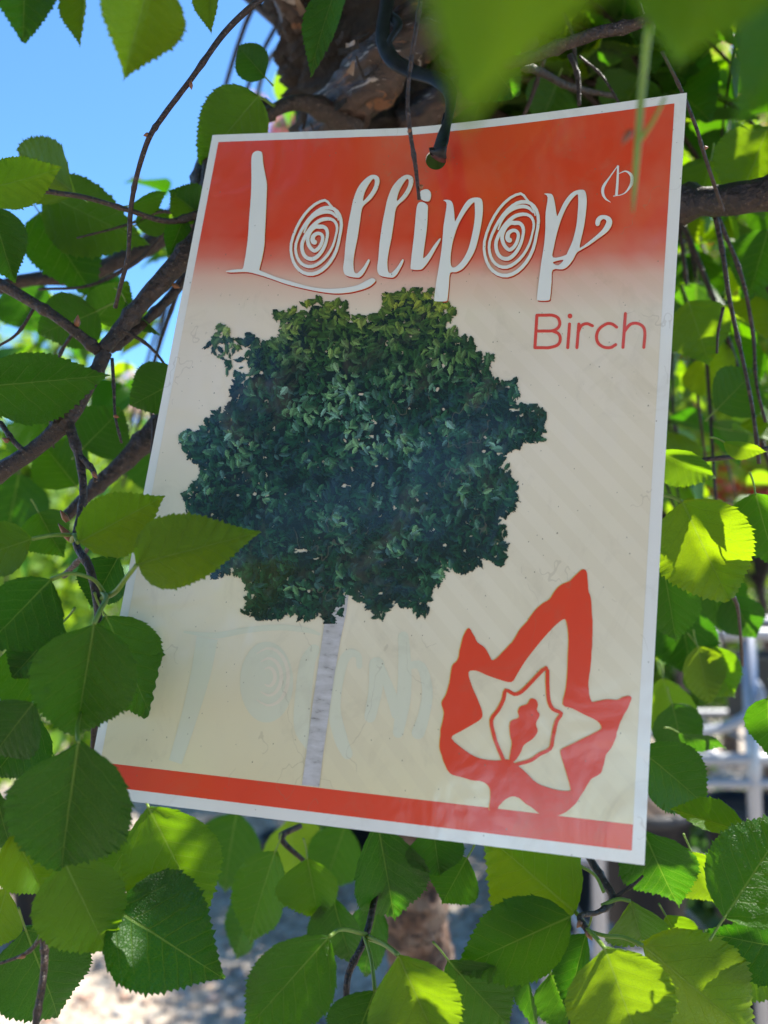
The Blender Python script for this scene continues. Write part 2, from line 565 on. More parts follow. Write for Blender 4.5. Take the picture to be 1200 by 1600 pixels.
def tree_bg(name, x, y, h, crown, leafsize, count, mats, label, seed, trunk_r=0.07, group=None, category='tree'):
    root = empty(name, (x, y, 0))
    r_ = random.Random(seed)
    tp = [(0, 0, 0), (0.04, 0.02, h * 0.3), (-0.03, 0.03, h * 0.55), (0.02, 0, h * 0.85)]
    tube('trunk', tp, [trunk_r, trunk_r * 0.8, trunk_r * 0.6, trunk_r * 0.2], M['bark'], root, sides=8)
    lobes = []
    for k in range(16):
        a = r_.random() * 6.28
        rr = crown * r_.uniform(0.15, 0.75)
        z = h * r_.uniform(0.5, 0.95)
        c = (math.cos(a) * rr, math.sin(a) * rr, z, crown * r_.uniform(0.25, 0.42))
        lobes.append(c)
        if k < 7:
            tube('limb', [(0, 0, h * 0.4), (c[0] * 0.5, c[1] * 0.5, (z + h * 0.4) / 2), (c[0], c[1], z)],
                 [trunk_r * 0.45, trunk_r * 0.3, trunk_r * 0.1], M['bark'], root, sides=6, sub=3)
    clump_mesh('crown', lobes, leafsize, count, mats, root, seed, 0.85)
    tag(root, label, category, group)
    return root


tree_bg('flowering_tree', 2.75, 6.5, 6.4, 1.5, 0.05, 9000, [M['bush_leaf'], M['pink'], M['pink'], M['palepink']], 'tree with pink and red blossom behind the upper right of the label', 3)
tree_bg('flowering_tree', -1.02, 7.0, 6.1, 0.5, 0.05, 9000, [M['pink'], M['palepink'], M['bush_leaf']], 'slim pink blossoming tree seen left of the birch trunk top', 4)
tree_bg('flowering_tree', -3.4, 11.0, 4.3, 1.5, 0.07, 6000, [M['palepink'], M['bush_leaf'], M['bush_leaf']], 'pale blossoming tree low against the sky at far left', 5)
tree_bg('red_leaved_tree', 2.2, 4.7, 3.5, 0.85, 0.045, 5000, [M['redleaf'], M['pink'], M['bush_leaf']], 'low red leaved tree behind the right edge of the label', 6, 0.04)
for i, (x, y, h, cr) in enumerate([(1.25, 3.5, 4.0, 0.85), (-1.75, 3.9, 2.75, 0.75), (0.55, 4.3, 2.6, 0.6), (2.3, 3.9, 3.6, 0.8)]):
    tree_bg('young_tree', x, y, h, cr, 0.034, 6500, [M['bush_leaf']],
            ['sunlit young lime green tree close behind the right edge of the label', 'low sunlit lime green tree behind the left branches', 'small sunlit tree behind the middle of the label',
             'sunlit lime green tree at the right edge behind the trolley'][i], 30 + i, 0.03, 'sunlit young trees close behind the birch')
for i, (x, y, h, cr) in enumerate([(-7, 16, 3.6, 2.2), (-1.2, 17, 3.4, 2.6), (5.5, 14, 5.0, 2.6), (9.5, 18, 6.0, 3.2), (-12, 20, 4.6, 3)]):
    tree_bg('leafy_tree', x, y, h, cr, 0.12, 5000, [M['bush_leaf'], M['darkgreen']],
            ['round green tree far behind the left edge', 'low round green tree far behind the middle of the label', 'tall green tree far behind the right side',
             'largest green tree at the far right', 'green tree at the far left end of the row'][i], 20 + i, 0.12, 'trees in a row beyond the gravel')


def added_evergreen(x, y, z0, z1, lobes, count, label, seed, leaf=0.095):
    root = empty('evergreen_tree', (x, y, 0))
    tube('trunk', [(0, 0, 0), (0.03, 0, z0 * 0.5), (0, 0.03, z0 + 0.1), (0, 0, (z0 + z1) / 2)], [0.07, 0.055, 0.05, 0.02], M['bark'], root, sides=10)
    clump_mesh('crown', [(lx - x, ly - y, lz, lr) for lx, ly, lz, lr in lobes], leaf, count, [M['darkgreen']], root, seed)
    tag(root, label, 'tree', 'dark evergreen trees behind the viewer')


# unseen trees added to shape the label's reflection: low row, tall ones, sky between
def lobes_band(x0, x1, lo, hi, n, r_, seed):
    q = random.Random(seed)
    out = []
    for i in range(n):
        x = q.uniform(x0, x1)
        a, b = lo(x) + r_, hi(x) - r_
        out.append((x, q.uniform(-3.4, -2.8), q.uniform(min(a, b), max(a, b)), r_ * q.uniform(0.8, 1.05)))
    return out


edge = lambda x: 3.60 + 0.34 * x
for k, (x0, x1) in enumerate([(-3.4, -1.6), (-1.7, -0.1), (-0.2, 1.4), (1.3, 3.2)]):
    added_evergreen((x0 + x1) / 2, -3.1, 3.0, 6.5, lobes_band(x0, x1, edge, lambda x: 6.8, 34, 0.36, 70 + k) + [(x0 + (x1 - x0) * (i + .5) / 7, -3.1, edge(x0 + (x1 - x0) * (i + .5) / 7) + 0.22, 0.24) for i in range(7)], 8000,
                  ['tall dark evergreen at the far left behind the viewer', 'tall dark evergreen left behind the viewer', 'tall dark evergreen right behind the viewer', 'tall dark evergreen at the far right behind the viewer'][k], 80 + k)
for k, (x0, x1) in enumerate([(-3.0, -1.8), (-1.8, -0.75), (-0.75, 0.35), (0.35, 1.5)]):
    added_evergreen((x0 + x1) / 2, -2.9, 1.9, 2.5, [(x0 + (x1 - x0) * (i % 3 + .5) / 3, -2.9, edge((x0 + x1) / 2) - 0.68 - 0.24 * (i // 3), 0.27) for i in range(15)], 8000,
                  ['clipped evergreen standard at the far left behind the viewer', 'clipped evergreen standard left behind the viewer', 'clipped evergreen standard right behind the viewer', 'clipped evergreen standard at the far right behind the viewer'][k], 90 + k, 0.045)


for i, (x, y, h, cr_) in enumerate([(-3.0, 5.6, 1.7, 0.75), (-1.9, 5.2, 1.9, 0.7), (-0.7, 5.7, 1.6, 0.7), (0.6, 6.2, 1.7, 0.7), (2.1, 5.4, 1.8, 0.7), (3.6, 6.4, 2.0, 0.9), (-4.6, 6.4, 1.9, 0.9)]):
    tree_bg('bush', x, y, h, cr_, 0.035, 3600, [M['bush_leaf'], M['bush_leaf'], M['darkgreen']],
            ['bushy green shrub behind the left branches', 'taller green bush left of the birch stem', 'green bush just left behind the label', 'green bush straight behind the label',
             'green bush behind the trolley', 'wide green bush at the far right', 'wide green bush at the far left'][i], 60 + i, 0.03, 'row of green bushes behind the pots', 'bush')


def pot_shape(rt, rb, h, n=24):
    prof = [(0.001, 0), (rb, 0), (rb + (rt - rb) * 0.9, h * 0.88), (rt + 0.008, h * 0.88), (rt + 0.01, h), (rt - 0.006, h), (rt - 0.02, h * 0.9), (0.001, h * 0.9)]
    vs, fs = [], []
    for (r_, z) in prof:
        for k in range(n):
            a = 2 * math.pi * k / n
            vs.append((r_ * math.cos(a), r_ * math.sin(a), z))
    for j in range(len(prof) - 1):
        for k in range(n):
            fs.append((j * n + k, j * n + (k + 1) % n, (j + 1) * n + (k + 1) % n, (j + 1) * n + k))
    return vs, fs


pots = [(-1.35, 3.4, 0.17, 'potted shrub at the left behind the birch'), (-0.45, 3.9, 0.15, 'potted shrub just left of the birch stem'),
        (1.15, 2.5, 0.19, 'large dark potted shrub behind the metal trolley'), (1.75, 3.0, 0.2, 'dark potted shrub right of the trolley'),
        (0.75, 3.6, 0.17, 'potted shrub behind the lower right corner of the label'), (1.45, 3.9, 0.2, 'potted shrub in the back row at right'),
        (-0.1, 4.4, 0.16, 'potted shrub in the back row behind the stem'), (-2.2, 4.2, 0.18, 'potted shrub at the far left of the back row')]
for i, (x, y, r_, lab) in enumerate(pots):
    root = empty('potted_shrub', (x, y, 0.0))
    vs, fs = pot_shape(r_, r_ * 0.78, r_ * 1.7)
    link_mesh('pot', vs, fs, M['pot'], root)
    h = r_ * 1.6
    link_mesh('soil', [(r_ * 0.9 * math.cos(a * 0.2618), r_ * 0.9 * math.sin(a * 0.2618), h) for a in range(24)], [tuple(range(24))], M['soil'], root)
    tp = [(0, 0, h), (0.02, 0.01, h + 0.25), (0, 0.02, h + 0.5)]
    tube('stem', tp, [0.012, 0.009, 0.003], M['twig'], root, sides=6)
    top = 0.45 if y < 3.2 else 0.8
    lob = [(random.uniform(-.15, .15), random.uniform(-.15, .15), h + random.uniform(0.12, top), random.uniform(0.10, 0.17)) for _ in range(8)]
    clump_mesh('foliage', lob, 0.022, 2600, [M['darkgreen'] if i in (2, 3) else M['bush_leaf']], root, 50 + i)
    tag(root, lab, 'shrub', 'potted shrubs standing on the gravel')


def trolley():
    root = empty('plant_trolley', (0.42, 1.62, 0))
    W_, D_ = 1.25, 0.55

    def bar(name, a, b, r_, m=M['galv']):
        return tube(name, [a, tuple((p + q) / 2 for p, q in zip(a, b)), b], [r_] * 3, m, root, sides=10, sub=2)
    for (x, y) in ((0, 0), (W_, 0), (0, D_), (W_, D_), (0.31, 0)):
        bar('post', (x, y, 0.12), (x, y, 1.36), 0.014)
    for z in (0.16, 0.72, 1.10, 1.345):
        for (a, b) in (((0, 0), (W_, 0)), ((0, D_), (W_, D_)), ((0, 0), (0, D_)), ((W_, 0), (W_, D_))):
            bar('rail', (a[0], a[1], z), (b[0], b[1], z), 0.013, M['whitepaint'])
        if z < 1.3:
            for k in range(9):
                x = W_ * (k + 1) / 10
                bar('shelf_wire', (x, 0, z + 0.004), (x, D_, z + 0.004), 0.004)
    bar('rail', (0, -0.004, 1.055), (W_, -0.004, 1.055), 0.010, M['whitepaint'])
    # curved push handle
    pts = [(-0.0, 0.0, 1.20), (-0.02, -0.05, 1.165), (-0.09, -0.09, 1.14), (-0.2, -0.1, 1.13), (-0.3, -0.09, 1.13)]
    pts = [(0.02, 0.03, 1.155), (0.16, 0.0, 1.15), (0.27, -0.01, 1.17), (0.325, -0.01, 1.22), (0.31, 0.02, 1.27)]
    tube('handle', pts, [0.011] * 5, M['whitepaint'], root, sides=10)
    for (x, y) in ((0.05, 0.05), (W_ - .05, 0.05), (0.05, D_ - .05), (W_ - .05, D_ - .05)):
        bm = bmesh.new()
        bmesh.ops.create_cone(bm, cap_ends=True, segments=20, radius1=0.055, radius2=0.055, depth=0.03,
                              matrix=Matrix.Translation((x, y, 0.06)) @ Matrix.Rotation(R(90), 4, 'Y'))
        bmesh.ops.bevel(bm, geom=[e for e in bm.edges if len(e.link_faces) == 2 and e.calc_face_angle() > 1], offset=0.006, segments=2, affect='EDGES')
        me = bpy.data.meshes.new('wheel')
        bm.to_mesh(me)
        bm.free()
        me.materials.append(M['pot'])
        w = bpy.data.objects.new('wheel', me)
        col.objects.link(w)
        w.parent = root
    tag(root, 'galvanised wire plant trolley with white rails right of the label', 'trolley')


trolley()
for i in range(5):
    root = empty('plant_pot', (0.56 + i * 0.25, 1.80, 0.728))
    vs, fs = pot_shape(0.108, 0.085, 0.24)
    link_mesh('pot', vs, fs, M['pot'], root)
    link_mesh('soil', [(0.098 * math.cos(a * 0.2618), 0.098 * math.sin(a * 0.2618), 0.225) for a in range(24)], [tuple(range(24))], M['soil'], root)
    tag(root, ['empty black pot at the left end of the middle trolley shelf', 'second black pot from the left on the middle trolley shelf', 'black pot in the middle of the trolley shelf',
               'fourth black pot from the left on the middle trolley shelf', 'empty black pot at the right end of the middle trolley shelf'][i], 'pot', 'black pots on the middle trolley shelf')
# black crates on the trolley
for i, (x, y, z, lab) in enumerate([(0.86, 1.66, 1.118, 'black plant crate at the near left of the trolley shelf'), (1.22, 1.7, 1.118, 'black plant crate at the right of the trolley shelf')]):
    root = empty('plant_crate', (x, y, z))
    w_, d_, h_ = 0.30, 0.38, 0.16

    def panel(nm, a, b, th=0.006, zz=(0, h_)):
        dx, dy = b[0] - a[0], b[1] - a[1]
        L = math.hypot(dx, dy)
        nx, ny = -dy / L * th, dx / L * th
        c = [(a[0], a[1]), (b[0], b[1]), (b[0] + nx, b[1] + ny), (a[0] + nx, a[1] + ny)]
        vs = [(p[0], p[1], zz[0]) for p in c] + [(p[0], p[1], zz[1]) for p in c]
        link_mesh(nm, vs, [(0, 3, 2, 1), (4, 5, 6, 7), (0, 1, 5, 4), (1, 2, 6, 5), (2, 3, 7, 6), (3, 0, 4, 7)], M['pot'], root, smooth=False)
    panel('side', (0, 0), (w_, 0))
    panel('side', (w_, 0.007), (w_, d_ - 0.007))
    panel('side', (w_, d_), (0, d_))
    panel('side', (0, d_ - 0.007), (0, 0.007))
    vs = [(0.004, 0.007, 0.001), (w_ - .004, 0.007, 0.001), (w_ - .004, d_ - .007, 0.001), (0.004, d_ - .007, 0.001)]
    link_mesh('base', vs, [(0, 1, 2, 3)], M['pot'], root, smooth=False)
    tag(root, lab, 'crate', 'black crates on the trolley')

# =================================================================== THE LABEL
CW, CH = 0.210, 0.297
PT = np.array([(330, 207), (1060, 190), (1007, 1352), (133, 1243)], float)


def homography(src, dst):
    A = []
    for (x, y), (u, v) in zip(src, dst):
        A.append([x, y, 1, 0, 0, 0, -u * x, -u * y, -u])
        A.append([0, 0, 0, x, y, 1, -v * x, -v * y, -v])
    return np.linalg.svd(np.array(A))[2][-1].reshape(3, 3)


Hm = homography([(0, 0), (1, 0), (1, 1), (0, 1)], PT - np.array([600, 800]))
Kc = np.diag([1 / F, -1 / F, 1.0])
Hc = Kc @ Hm
if (Hc @ np.array([.5, .5, 1]))[2] < 0:
    Hc = -Hc
Hc = Hc * (CW / np.linalg.norm(Hc[:, 0]))
Bs = np.array([list(RT), list(UP), list(FW)]).T          # camera basis columns


def plane_pt(u, v):
    return Bs @ (Hc @ np.array([u, v, 1.0])) + np.array(CAM)


e_u = Bs @ Hc[:, 0]
e_v = Bs @ Hc[:, 1]
NRM = np.cross(e_u, e_v)
NRM /= np.linalg.norm(NRM)
if NRM @ (plane_pt(.5, .5) - np.array(CAM)) > 0:
    NRM = -NRM


def bend(u, v):
    a = max(0.0, u - 0.43) / 0.57
    b = max(0.0, 1 - v / 0.9)
    s = 0.0168 * (a ** 1.25) * (b ** 1.4)
    s += 0.0016 * math.sin(math.pi * min(1, max(0, u))) * math.cos(v * 5.0) * min(1.0, v * 3)
    s -= 0.004 * max(0, 0.43 - u) * max(0, 1 - v)
    return s


def card_pt(u, v, off=0.0):
    e = 1e-3
    h = bend(u, v)
    P = plane_pt(u, v) + NRM * h
    if off:
        du = e_u + NRM * (bend(u + e, v) - h) / e
        dv = e_v + NRM * (bend(u, v + e) - h) / e
        n = np.cross(du, dv)
        n /= np.linalg.norm(n)
        if n @ NRM < 0:
            n = -n
        P = P + n * off
    return P


Hinv = np.linalg.inv(Hc)


def to_uv(px, py):
    q = np.array([px, py], float)
    for _ in range(14):
        w = Hinv @ np.array([(q[0] - 600) / F, -(q[1] - 800) / F, 1.0])
        u, v = w[0] / w[2], w[1] / w[2]
        x = proj(card_pt(u, v))
        q = q + (np.array([px, py]) - np.array(x[:2])) * 0.9
    return u, v


def inside(poly, P):
    poly = np.asarray(poly)
    x, y = P[:, 0], P[:, 1]
    r = np.zeros(len(P), bool)
    j = len(poly) - 1
    for i in range(len(poly)):
        xi, yi = poly[i]
        xj, yj = poly[j]
        c = ((yi > y) != (yj > y)) & (x < (xj - xi) * (y - yi) / (yj - yi + 1e-15) + xi)
        r ^= c
        j = i
    return r


def tess(add, sub=(), add2=(), grid=0.007):
    """triangulate (union of add minus sub) plus add2, in card metres"""
    polys = list(add) + list(sub) + list(add2)
    pts, edges = [], []
    for p in polys:
        b = len(pts)
        pts += [Vector((float(x), float(y))) for x, y in p]
        edges += [(b + i, b + (i + 1) % len(p)) for i in range(len(p))]
    A = np.array([[p.x, p.y] for p in pts])
    lo, hi = A.min(0), A.max(0)
    gx = np.arange(lo[0] + grid / 2, hi[0], grid)
    gy = np.arange(lo[1] + grid / 2, hi[1], grid)
    for x in gx:
        for y in gy:
            pts.append(Vector((x + 1e-5 * random.random(), y + 1e-5 * random.random())))
    r = delaunay_2d_cdt(pts, edges, [], 0, 1e-7)
    V = np.array([[v.x, v.y] for v in r[0]])
    T = np.array([f for f in r[2]])
    C = V[T].mean(1)

    def un(ps):
        m = np.zeros(len(C), bool)
        for p in ps:
            m |= inside(p, C)
        return m
    keep = (un(add) & ~un(sub)) | un(add2)
    T = T[keep]
    used = np.unique(T)
    mp = -np.ones(len(V), int)
    mp[used] = np.arange(len(used))
    return V[used], mp[T]


def sheet(name, V, T, off, mat, parent, back=None):
    W = [card_pt(x / CW, y / CH, off) for x, y in V]
    uvs = [(x / CW, y / CH) for x, y in V]
    # orient towards the viewer
    fs = []
    for a, b, c in T:
        n = np.cross(W[b] - W[a], W[c] - W[a])
        fs.append((int(a), int(b), int(c)) if n @ NRM > 0 else (int(a), int(c), int(b)))
    if back is not None:
        n0 = len(W)
        W += [card_pt(x / CW, y / CH, back) for x, y in V]
        uvs += uvs
        ed = {}
        for f in fs:
            for i in range(3):
                a, b = f[i], f[(i + 1) % 3]
                ed[(a, b)] = 1
        front = list(fs)
        fs += [(a + n0, c + n0, b + n0) for a, b, c in front]
        for (a, b) in ed:
            if (b, a) not in ed:
                fs.append((b, a, a + n0, b + n0))
    return link_mesh(name, W, fs, mat, parent, uvs=uvs, smooth=back is None)


label = empty('plant_label', plane_pt(0.5, 0.02))
label_inv = Matrix.Translation(-Vector(label.location))


def on_label(o):
    o.parent = label
    o.matrix_parent_inverse = label_inv
    return o


def M2(px, py):
    u, v = to_uv(px, py)
    return (u * CW, v * CH)


def trace(pts, ox=0, oy=0, s=1.0, smooth=3, dx=0, dy=0):
    P = [M2(ox + x * s + dx, oy + y * s + dy) for x, y in pts]
    return [tuple(p) for p in catmull(P, smooth, True)] if smooth > 1 else P


def stroke(pts, widths, ox=0, oy=0, s=1.0, n=6, cap=True, dx=0, dy=0):
    """closed outlines of a pen stroke (photo pixels), as overlapping quads + round caps"""
    if not isinstance(widths, (list, tuple)):
        widths = [widths] * len(pts)
    D = [(ox + x * s + dx, oy + y * s + dy, w * s / 2) for (x, y), w in zip(pts, widths)]
    C = catmull(D, n) if len(D) > 2 else [np.array(D[0]) * (1 - k / 3) + np.array(D[1]) * k / 3 for k in range(4)]
    L, Rr = [], []
    for i, c in enumerate(C):
        a, b = C[max(0, i - 1)][:2], C[min(len(C) - 1, i + 1)][:2]
        d = b - a
        d = d / (np.linalg.norm(d) + 1e-9)
        nn = np.array([-d[1], d[0]])
        L.append(c[:2] + nn * c[2])
        Rr.append(c[:2] - nn * c[2])
    polys = []
    for i in range(len(C) - 1):          # separate quads: safe for spirals and loops
        polys.append([M2(*L[i]), M2(*L[i + 1]), M2(*Rr[i + 1]), M2(*Rr[i])])
    if cap:
        for c in (C[0], C[-1]):
            if c[2] > 0.4:
                polys.append([M2(c[0] + c[2] * math.cos(a), c[1] + c[2] * math.sin(a)) for a in np.linspace(0, 6.283, 10, endpoint=False)])
        for c in C[1:-1]:
            if c[2] > 0.4:
                polys.append([M2(c[0] + c[2] * math.cos(a), c[1] + c[2] * math.sin(a)) for a in np.linspace(0.2, 6.483, 8, endpoint=False)])
    return polys


# ---- card body with its punched hole
hole = [M2(681 + 16 * math.cos(a), 250 + 15.5 * math.sin(a)) for a in np.linspace(0, 2 * math.pi, 26, endpoint=False)]


def rect(x0, y0, x1, y1, n=14):
    P = []
    for k in range(n):
        P.append((x0 + (x1 - x0) * k / n, y0))
    for k in range(n):
        P.append((x1, y0 + (y1 - y0) * k / n))
    for k in range(n):
        P.append((x1 - (x1 - x0) * k / n, y1))
    for k in range(n):
        P.append((x0, y1 - (y1 - y0) * k / n))
    return P


LO = 0.00012
V, T = tess([rect(0, 0, CW, CH, 30)], [hole], grid=0.006)
on_label(sheet('card', V, T, 0.0, M['paper'], None, back=-0.0007))
# printed field
ix0, ix1 = 0.0160, 0.9800
tl, bl = to_uv(342, 219), to_uv(205, 1235)
tr_, br = to_uv(1051, 166), to_uv(990, 1328)
fx0, fx1 = 0.0034, CW - 0.0040
fy0, fy1 = (tl[1] + tr_[1]) / 2 * CH, (bl[1] + br[1]) / 2 * CH
bar0 = (to_uv(205, 1195)[1] + to_uv(990, 1290)[1]) / 2 * CH
print('card uv', tl, tr_, bl, br, bar0 / CH)
fx0 = (tl[0]) * CW
fx1 = (tr_[0] + br[0]) / 2 * CW
V, T = tess([rect(fx0, fy0, fx1, bar0, 30)], [hole], grid=0.006)
on_label(sheet('printed_field', V, T, LO, M['field'], None))
V, T = tess([rect(fx0, bar0 + 2e-5, fx1, fy1, 24)], grid=0.006)
on_label(sheet('red_stripe', V, T, LO, M['red_ink'], None))

# ---- lettering
A_ = (340, 220, 0.21667)
B_ = (520, 250, 0.21667)
C_ = (740, 240, 0.21667)
D_ = (800, 460, 0.21667)
E_ = (680, 880, 0.26667)
Lsh = [(60, 946), (95, 937), (150, 930), (183, 926), (195, 880), (210, 790), (222, 690), (230, 560), (240, 440), (246, 320), (246, 220), (246, 140),
       (252, 105), (266, 86), (290, 78), (316, 84), (325, 110), (330, 170), (345, 250), (356, 320), (354, 420), (348, 560), (342, 680), (338, 760),
       (322, 850), (304, 925), (306, 938), (340, 952), (420, 985), (520, 1015), (640, 1050), (740, 1068), (840, 1070), (930, 1062), (1010, 1045), (1070, 1015),
       (1112, 995), (1138, 1006), (1130, 1027), (1085, 1060), (1010, 1085), (930, 1100), (840, 1104), (740, 1092), (620, 1068), (500, 1038), (400, 1003),
       (300, 970), (220, 951), (150, 951), (95, 953)]
lsh = [(1091, 858), (1096, 875), (1060, 950), (1030, 985), (1000, 990), (940, 980), (915, 960), (907, 920), (915, 860), (925, 740), (945, 600), (965, 500),
       (980, 430), (1010, 350), (1050, 295), (1095, 258), (1130, 250), (1160, 265), (1168, 300), (1150, 360), (1110, 420), (1060, 465), (1040, 500),
       (1028, 580), (1010, 700), (990, 800), (980, 880), (985, 940), (1000, 960), (1020, 950), (1055, 910), (1080, 870)]
lho = [(1050, 440), (1060, 380), (1090, 320), (1120, 280), (1135, 290), (1130, 330), (1100, 385)]
idot = [(640, 225), (680, 215), (705, 235), (708, 270), (695, 300), (660, 300), (632, 280), (630, 245)]
ish = [(622, 312), (650, 308), (683, 330), (685, 380), (680, 480), (665, 600), (652, 700), (660, 710), (690, 680), (730, 620), (772, 570), (776, 582),
       (740, 650), (700, 720), (660, 775), (630, 795), (572, 793), (562, 770), (575, 650), (590, 520), (600, 400), (608, 340)]
psh = [(798, 295), (830, 292), (858, 305), (872, 350), (880, 440), (888, 440), (930, 360), (970, 300), (1010, 278), (1060, 278), (1080, 310), (1080, 400),
       (1060, 520), (1030, 640), (990, 720), (940, 785), (890, 812), (847, 818), (838, 900), (828, 1000), (815, 1022), (742, 1022), (733, 1005), (745, 900),
       (765, 780), (785, 650), (795, 540), (800, 480), (812, 400), (822, 330), (815, 305)]
pho = [(1020, 308), (1025, 340), (1025, 420), (1010, 520), (980, 640), (940, 720), (900, 765), (870, 780), (852, 760), (850, 700), (860, 620), (880, 540),
       (910, 460), (950, 390), (990, 335)]
qsh = [(508, 295), (545, 293), (570, 305), (585, 360), (600, 450), (612, 440), (650, 360), (690, 305), (730, 275), (775, 265), (803, 275), (815, 330),
       (812, 400), (795, 530), (765, 665), (775, 680), (830, 640), (890, 590), (930, 550), (955, 505), (955, 485), (935, 475), (915, 490), (905, 520),
       (885, 525), (878, 505), (885, 475), (910, 452), (945, 448), (980, 460), (998, 490), (990, 530), (960, 570), (900, 615), (830, 665), (770, 700),
       (742, 720), (715, 770), (680, 815), (640, 838), (570, 842), (562, 930), (553, 1030), (540, 1062), (465, 1062), (458, 1040), (470, 930), (490, 780),
       (510, 650), (518, 540), (520, 430), (535, 320)]
qho = [(748, 297), (755, 330), (752, 420), (740, 530), (715, 630), (680, 710), (660, 738), (572, 753), (578, 680), (600, 580), (630, 480), (670, 390), (710, 330)]
qh2 = [(575, 785), (648, 770), (615, 808), (585, 803)]


def spiral(ox, oy, sx=1.0, sy=1.0, cx=700, cy=725):
    C0 = np.array([710, 725.])
    card_ = [(872, 575), (775, 433), (532, 745), (685, 965), (880, 700), (780, 487), (567, 745), (682, 910), (853, 690), (765, 570), (612, 740), (688, 856),
             (790, 705), (735, 624), (652, 700), (698, 798), (758, 718), (722, 672), (688, 705), (700, 735)]
    wid = [8, 18, 18, 26, 20, 26, 18, 24, 14, 26, 24, 28, 20, 30, 26, 26, 22, 24, 30, 36]
    pts, ws = [], []
    for i in range(len(card_) - 1):
        a, b = np.array(card_[i]) - C0, np.array(card_[i + 1]) - C0
        for k in range(4):
            tt = k / 4
            an = tt * math.pi / 2
            if i == 0 or i > 16:
                ra, rb = np.linalg.norm(a) * (1 - tt) + np.linalg.norm(b) * tt, a / np.linalg.norm(a) * (1 - tt) + b / np.linalg.norm(b) * tt
                p = rb / np.linalg.norm(rb) * ra + C0
            else:
                p = a * math.cos(an) + b * math.sin(an) + C0
            pts.append(p)
            ws.append(wid[i] * (1 - tt) + wid[i + 1] * tt)
    pts.append(np.array(card_[-1]))
    ws.append(wid[-1])
    pts = [((p[0] - 700) * sx + cx, (p[1] - 725) * sy + cy) for p in pts]
    return pts, ws


arc2 = [(858, 556), (830, 527), (790, 516), (740, 526), (690, 556), (650, 605), (625, 665)]


def letter(off_dx, off_dy, lift, mat, name, only=None, grow=0):
    k = dict(dx=off_dx, dy=off_dy)
    out = []

    def mk(add, sub=(), add2=()):
        V, T = tess(add, sub, add2, grid=0.008)
        o = on_label(sheet(name, V, T, lift, mat, None))
        out.append(o)
    mk([trace(Lsh, *A_, **k)])
    p, w = spiral(0, 0)
    mk(stroke(p, w, *A_, n=2, **k) + stroke(arc2, [10, 22, 26, 24, 18, 14, 10], *A_, n=4, **k))
    mk([trace(lsh, *A_, **k)], [trace(lho, *A_, **k)])
    k2 = dict(dx=off_dx + 53, dy=off_dy)
    mk([trace(lsh, *A_, **k2)], [trace(lho, *A_, **k2)])
    mk([trace(ish, *B_, **k), trace(idot, *B_, **k)])
    mk([trace(psh, *B_, **k)], [trace(pho, *B_, **k)])
    p, w = spiral(0, 0, 1.077, 1.11, 259, 617)
    a2 = [((x - 700) * 1.077 + 259, (y - 725) * 1.11 + 617) for x, y in arc2]
    mk(stroke(p, w, *C_, n=2, **k) + stroke(a2, [10, 22, 26, 24, 18, 14, 10], *C_, n=4, **k))
    mk([trace(qsh, *C_, **k)], [trace(qho, *C_, **k), trace(qh2, *C_, **k)])
    return out


letter(1.5, 1.8, LO * 2, M['shade_ink'], 'letter_shadow')
letter(0.6, 0.1, LO * 3, M['yellow_ink'], 'letter_fringe')
letter(0, 0, LO * 4, M['white_ink'], 'letter')
# breeder's little leaf mark after the word
mk = stroke([(1040, 92), (985, 170), (938, 240), (932, 290), (950, 328), (988, 356)], [6, 10, 20, 20, 14, 3], *C_) + \
    stroke([(1042, 92), (1038, 200), (1030, 305)], [14, 17, 20], *C_, cap=False) + \
    stroke([(1050, 148), (1098, 132), (1138, 165), (1138, 222), (1100, 280), (1062, 302), (1010, 311)], [5, 10, 22, 22, 10, 6, 6], *C_)
V, T = tess(mk, grid=0.008)
on_label(sheet('leaf_mark', V, T, LO * 4, M['white_ink'], None))

# ---- Birch
W22 = 22
words = [
    stroke([(180, 152), (165, 386)], W22, *D_) + stroke([(180, 152), (235, 152), (290, 152), (330, 170), (345, 210), (330, 245), (290, 264), (230, 266), (172, 266)], W22, *D_)
    + stroke([(290, 264), (335, 285), (348, 325), (330, 365), (270, 385), (215, 386), (165, 386)], W22, *D_),
    stroke([(415, 215), (402, 386)], W22, *D_) + [[M2(800 + (418 + 17 * math.cos(a)) * .21667, 460 + (158 + 18 * math.sin(a)) * .21667) for a in np.linspace(0, 6.283, 14, endpoint=False)]],
    stroke([(482, 215), (468, 386)], W22, *D_) + stroke([(476, 275), (500, 228), (540, 213), (580, 228)], W22, *D_),
    stroke([(755, 238), (720, 215), (680, 215), (630, 250), (610, 300), (620, 350), (660, 381), (710, 385), (748, 364)], W22, *D_),
    stroke([(818, 140), (800, 384)], W22, *D_) + stroke([(810, 270), (850, 220), (900, 210), (945, 235), (958, 285), (950, 384)], W22, *D_)]
for w in words:
    V, T = tess(w, grid=0.01)
    on_label(sheet('small_letter', V, T, LO * 2, M['pink_ink'], None))

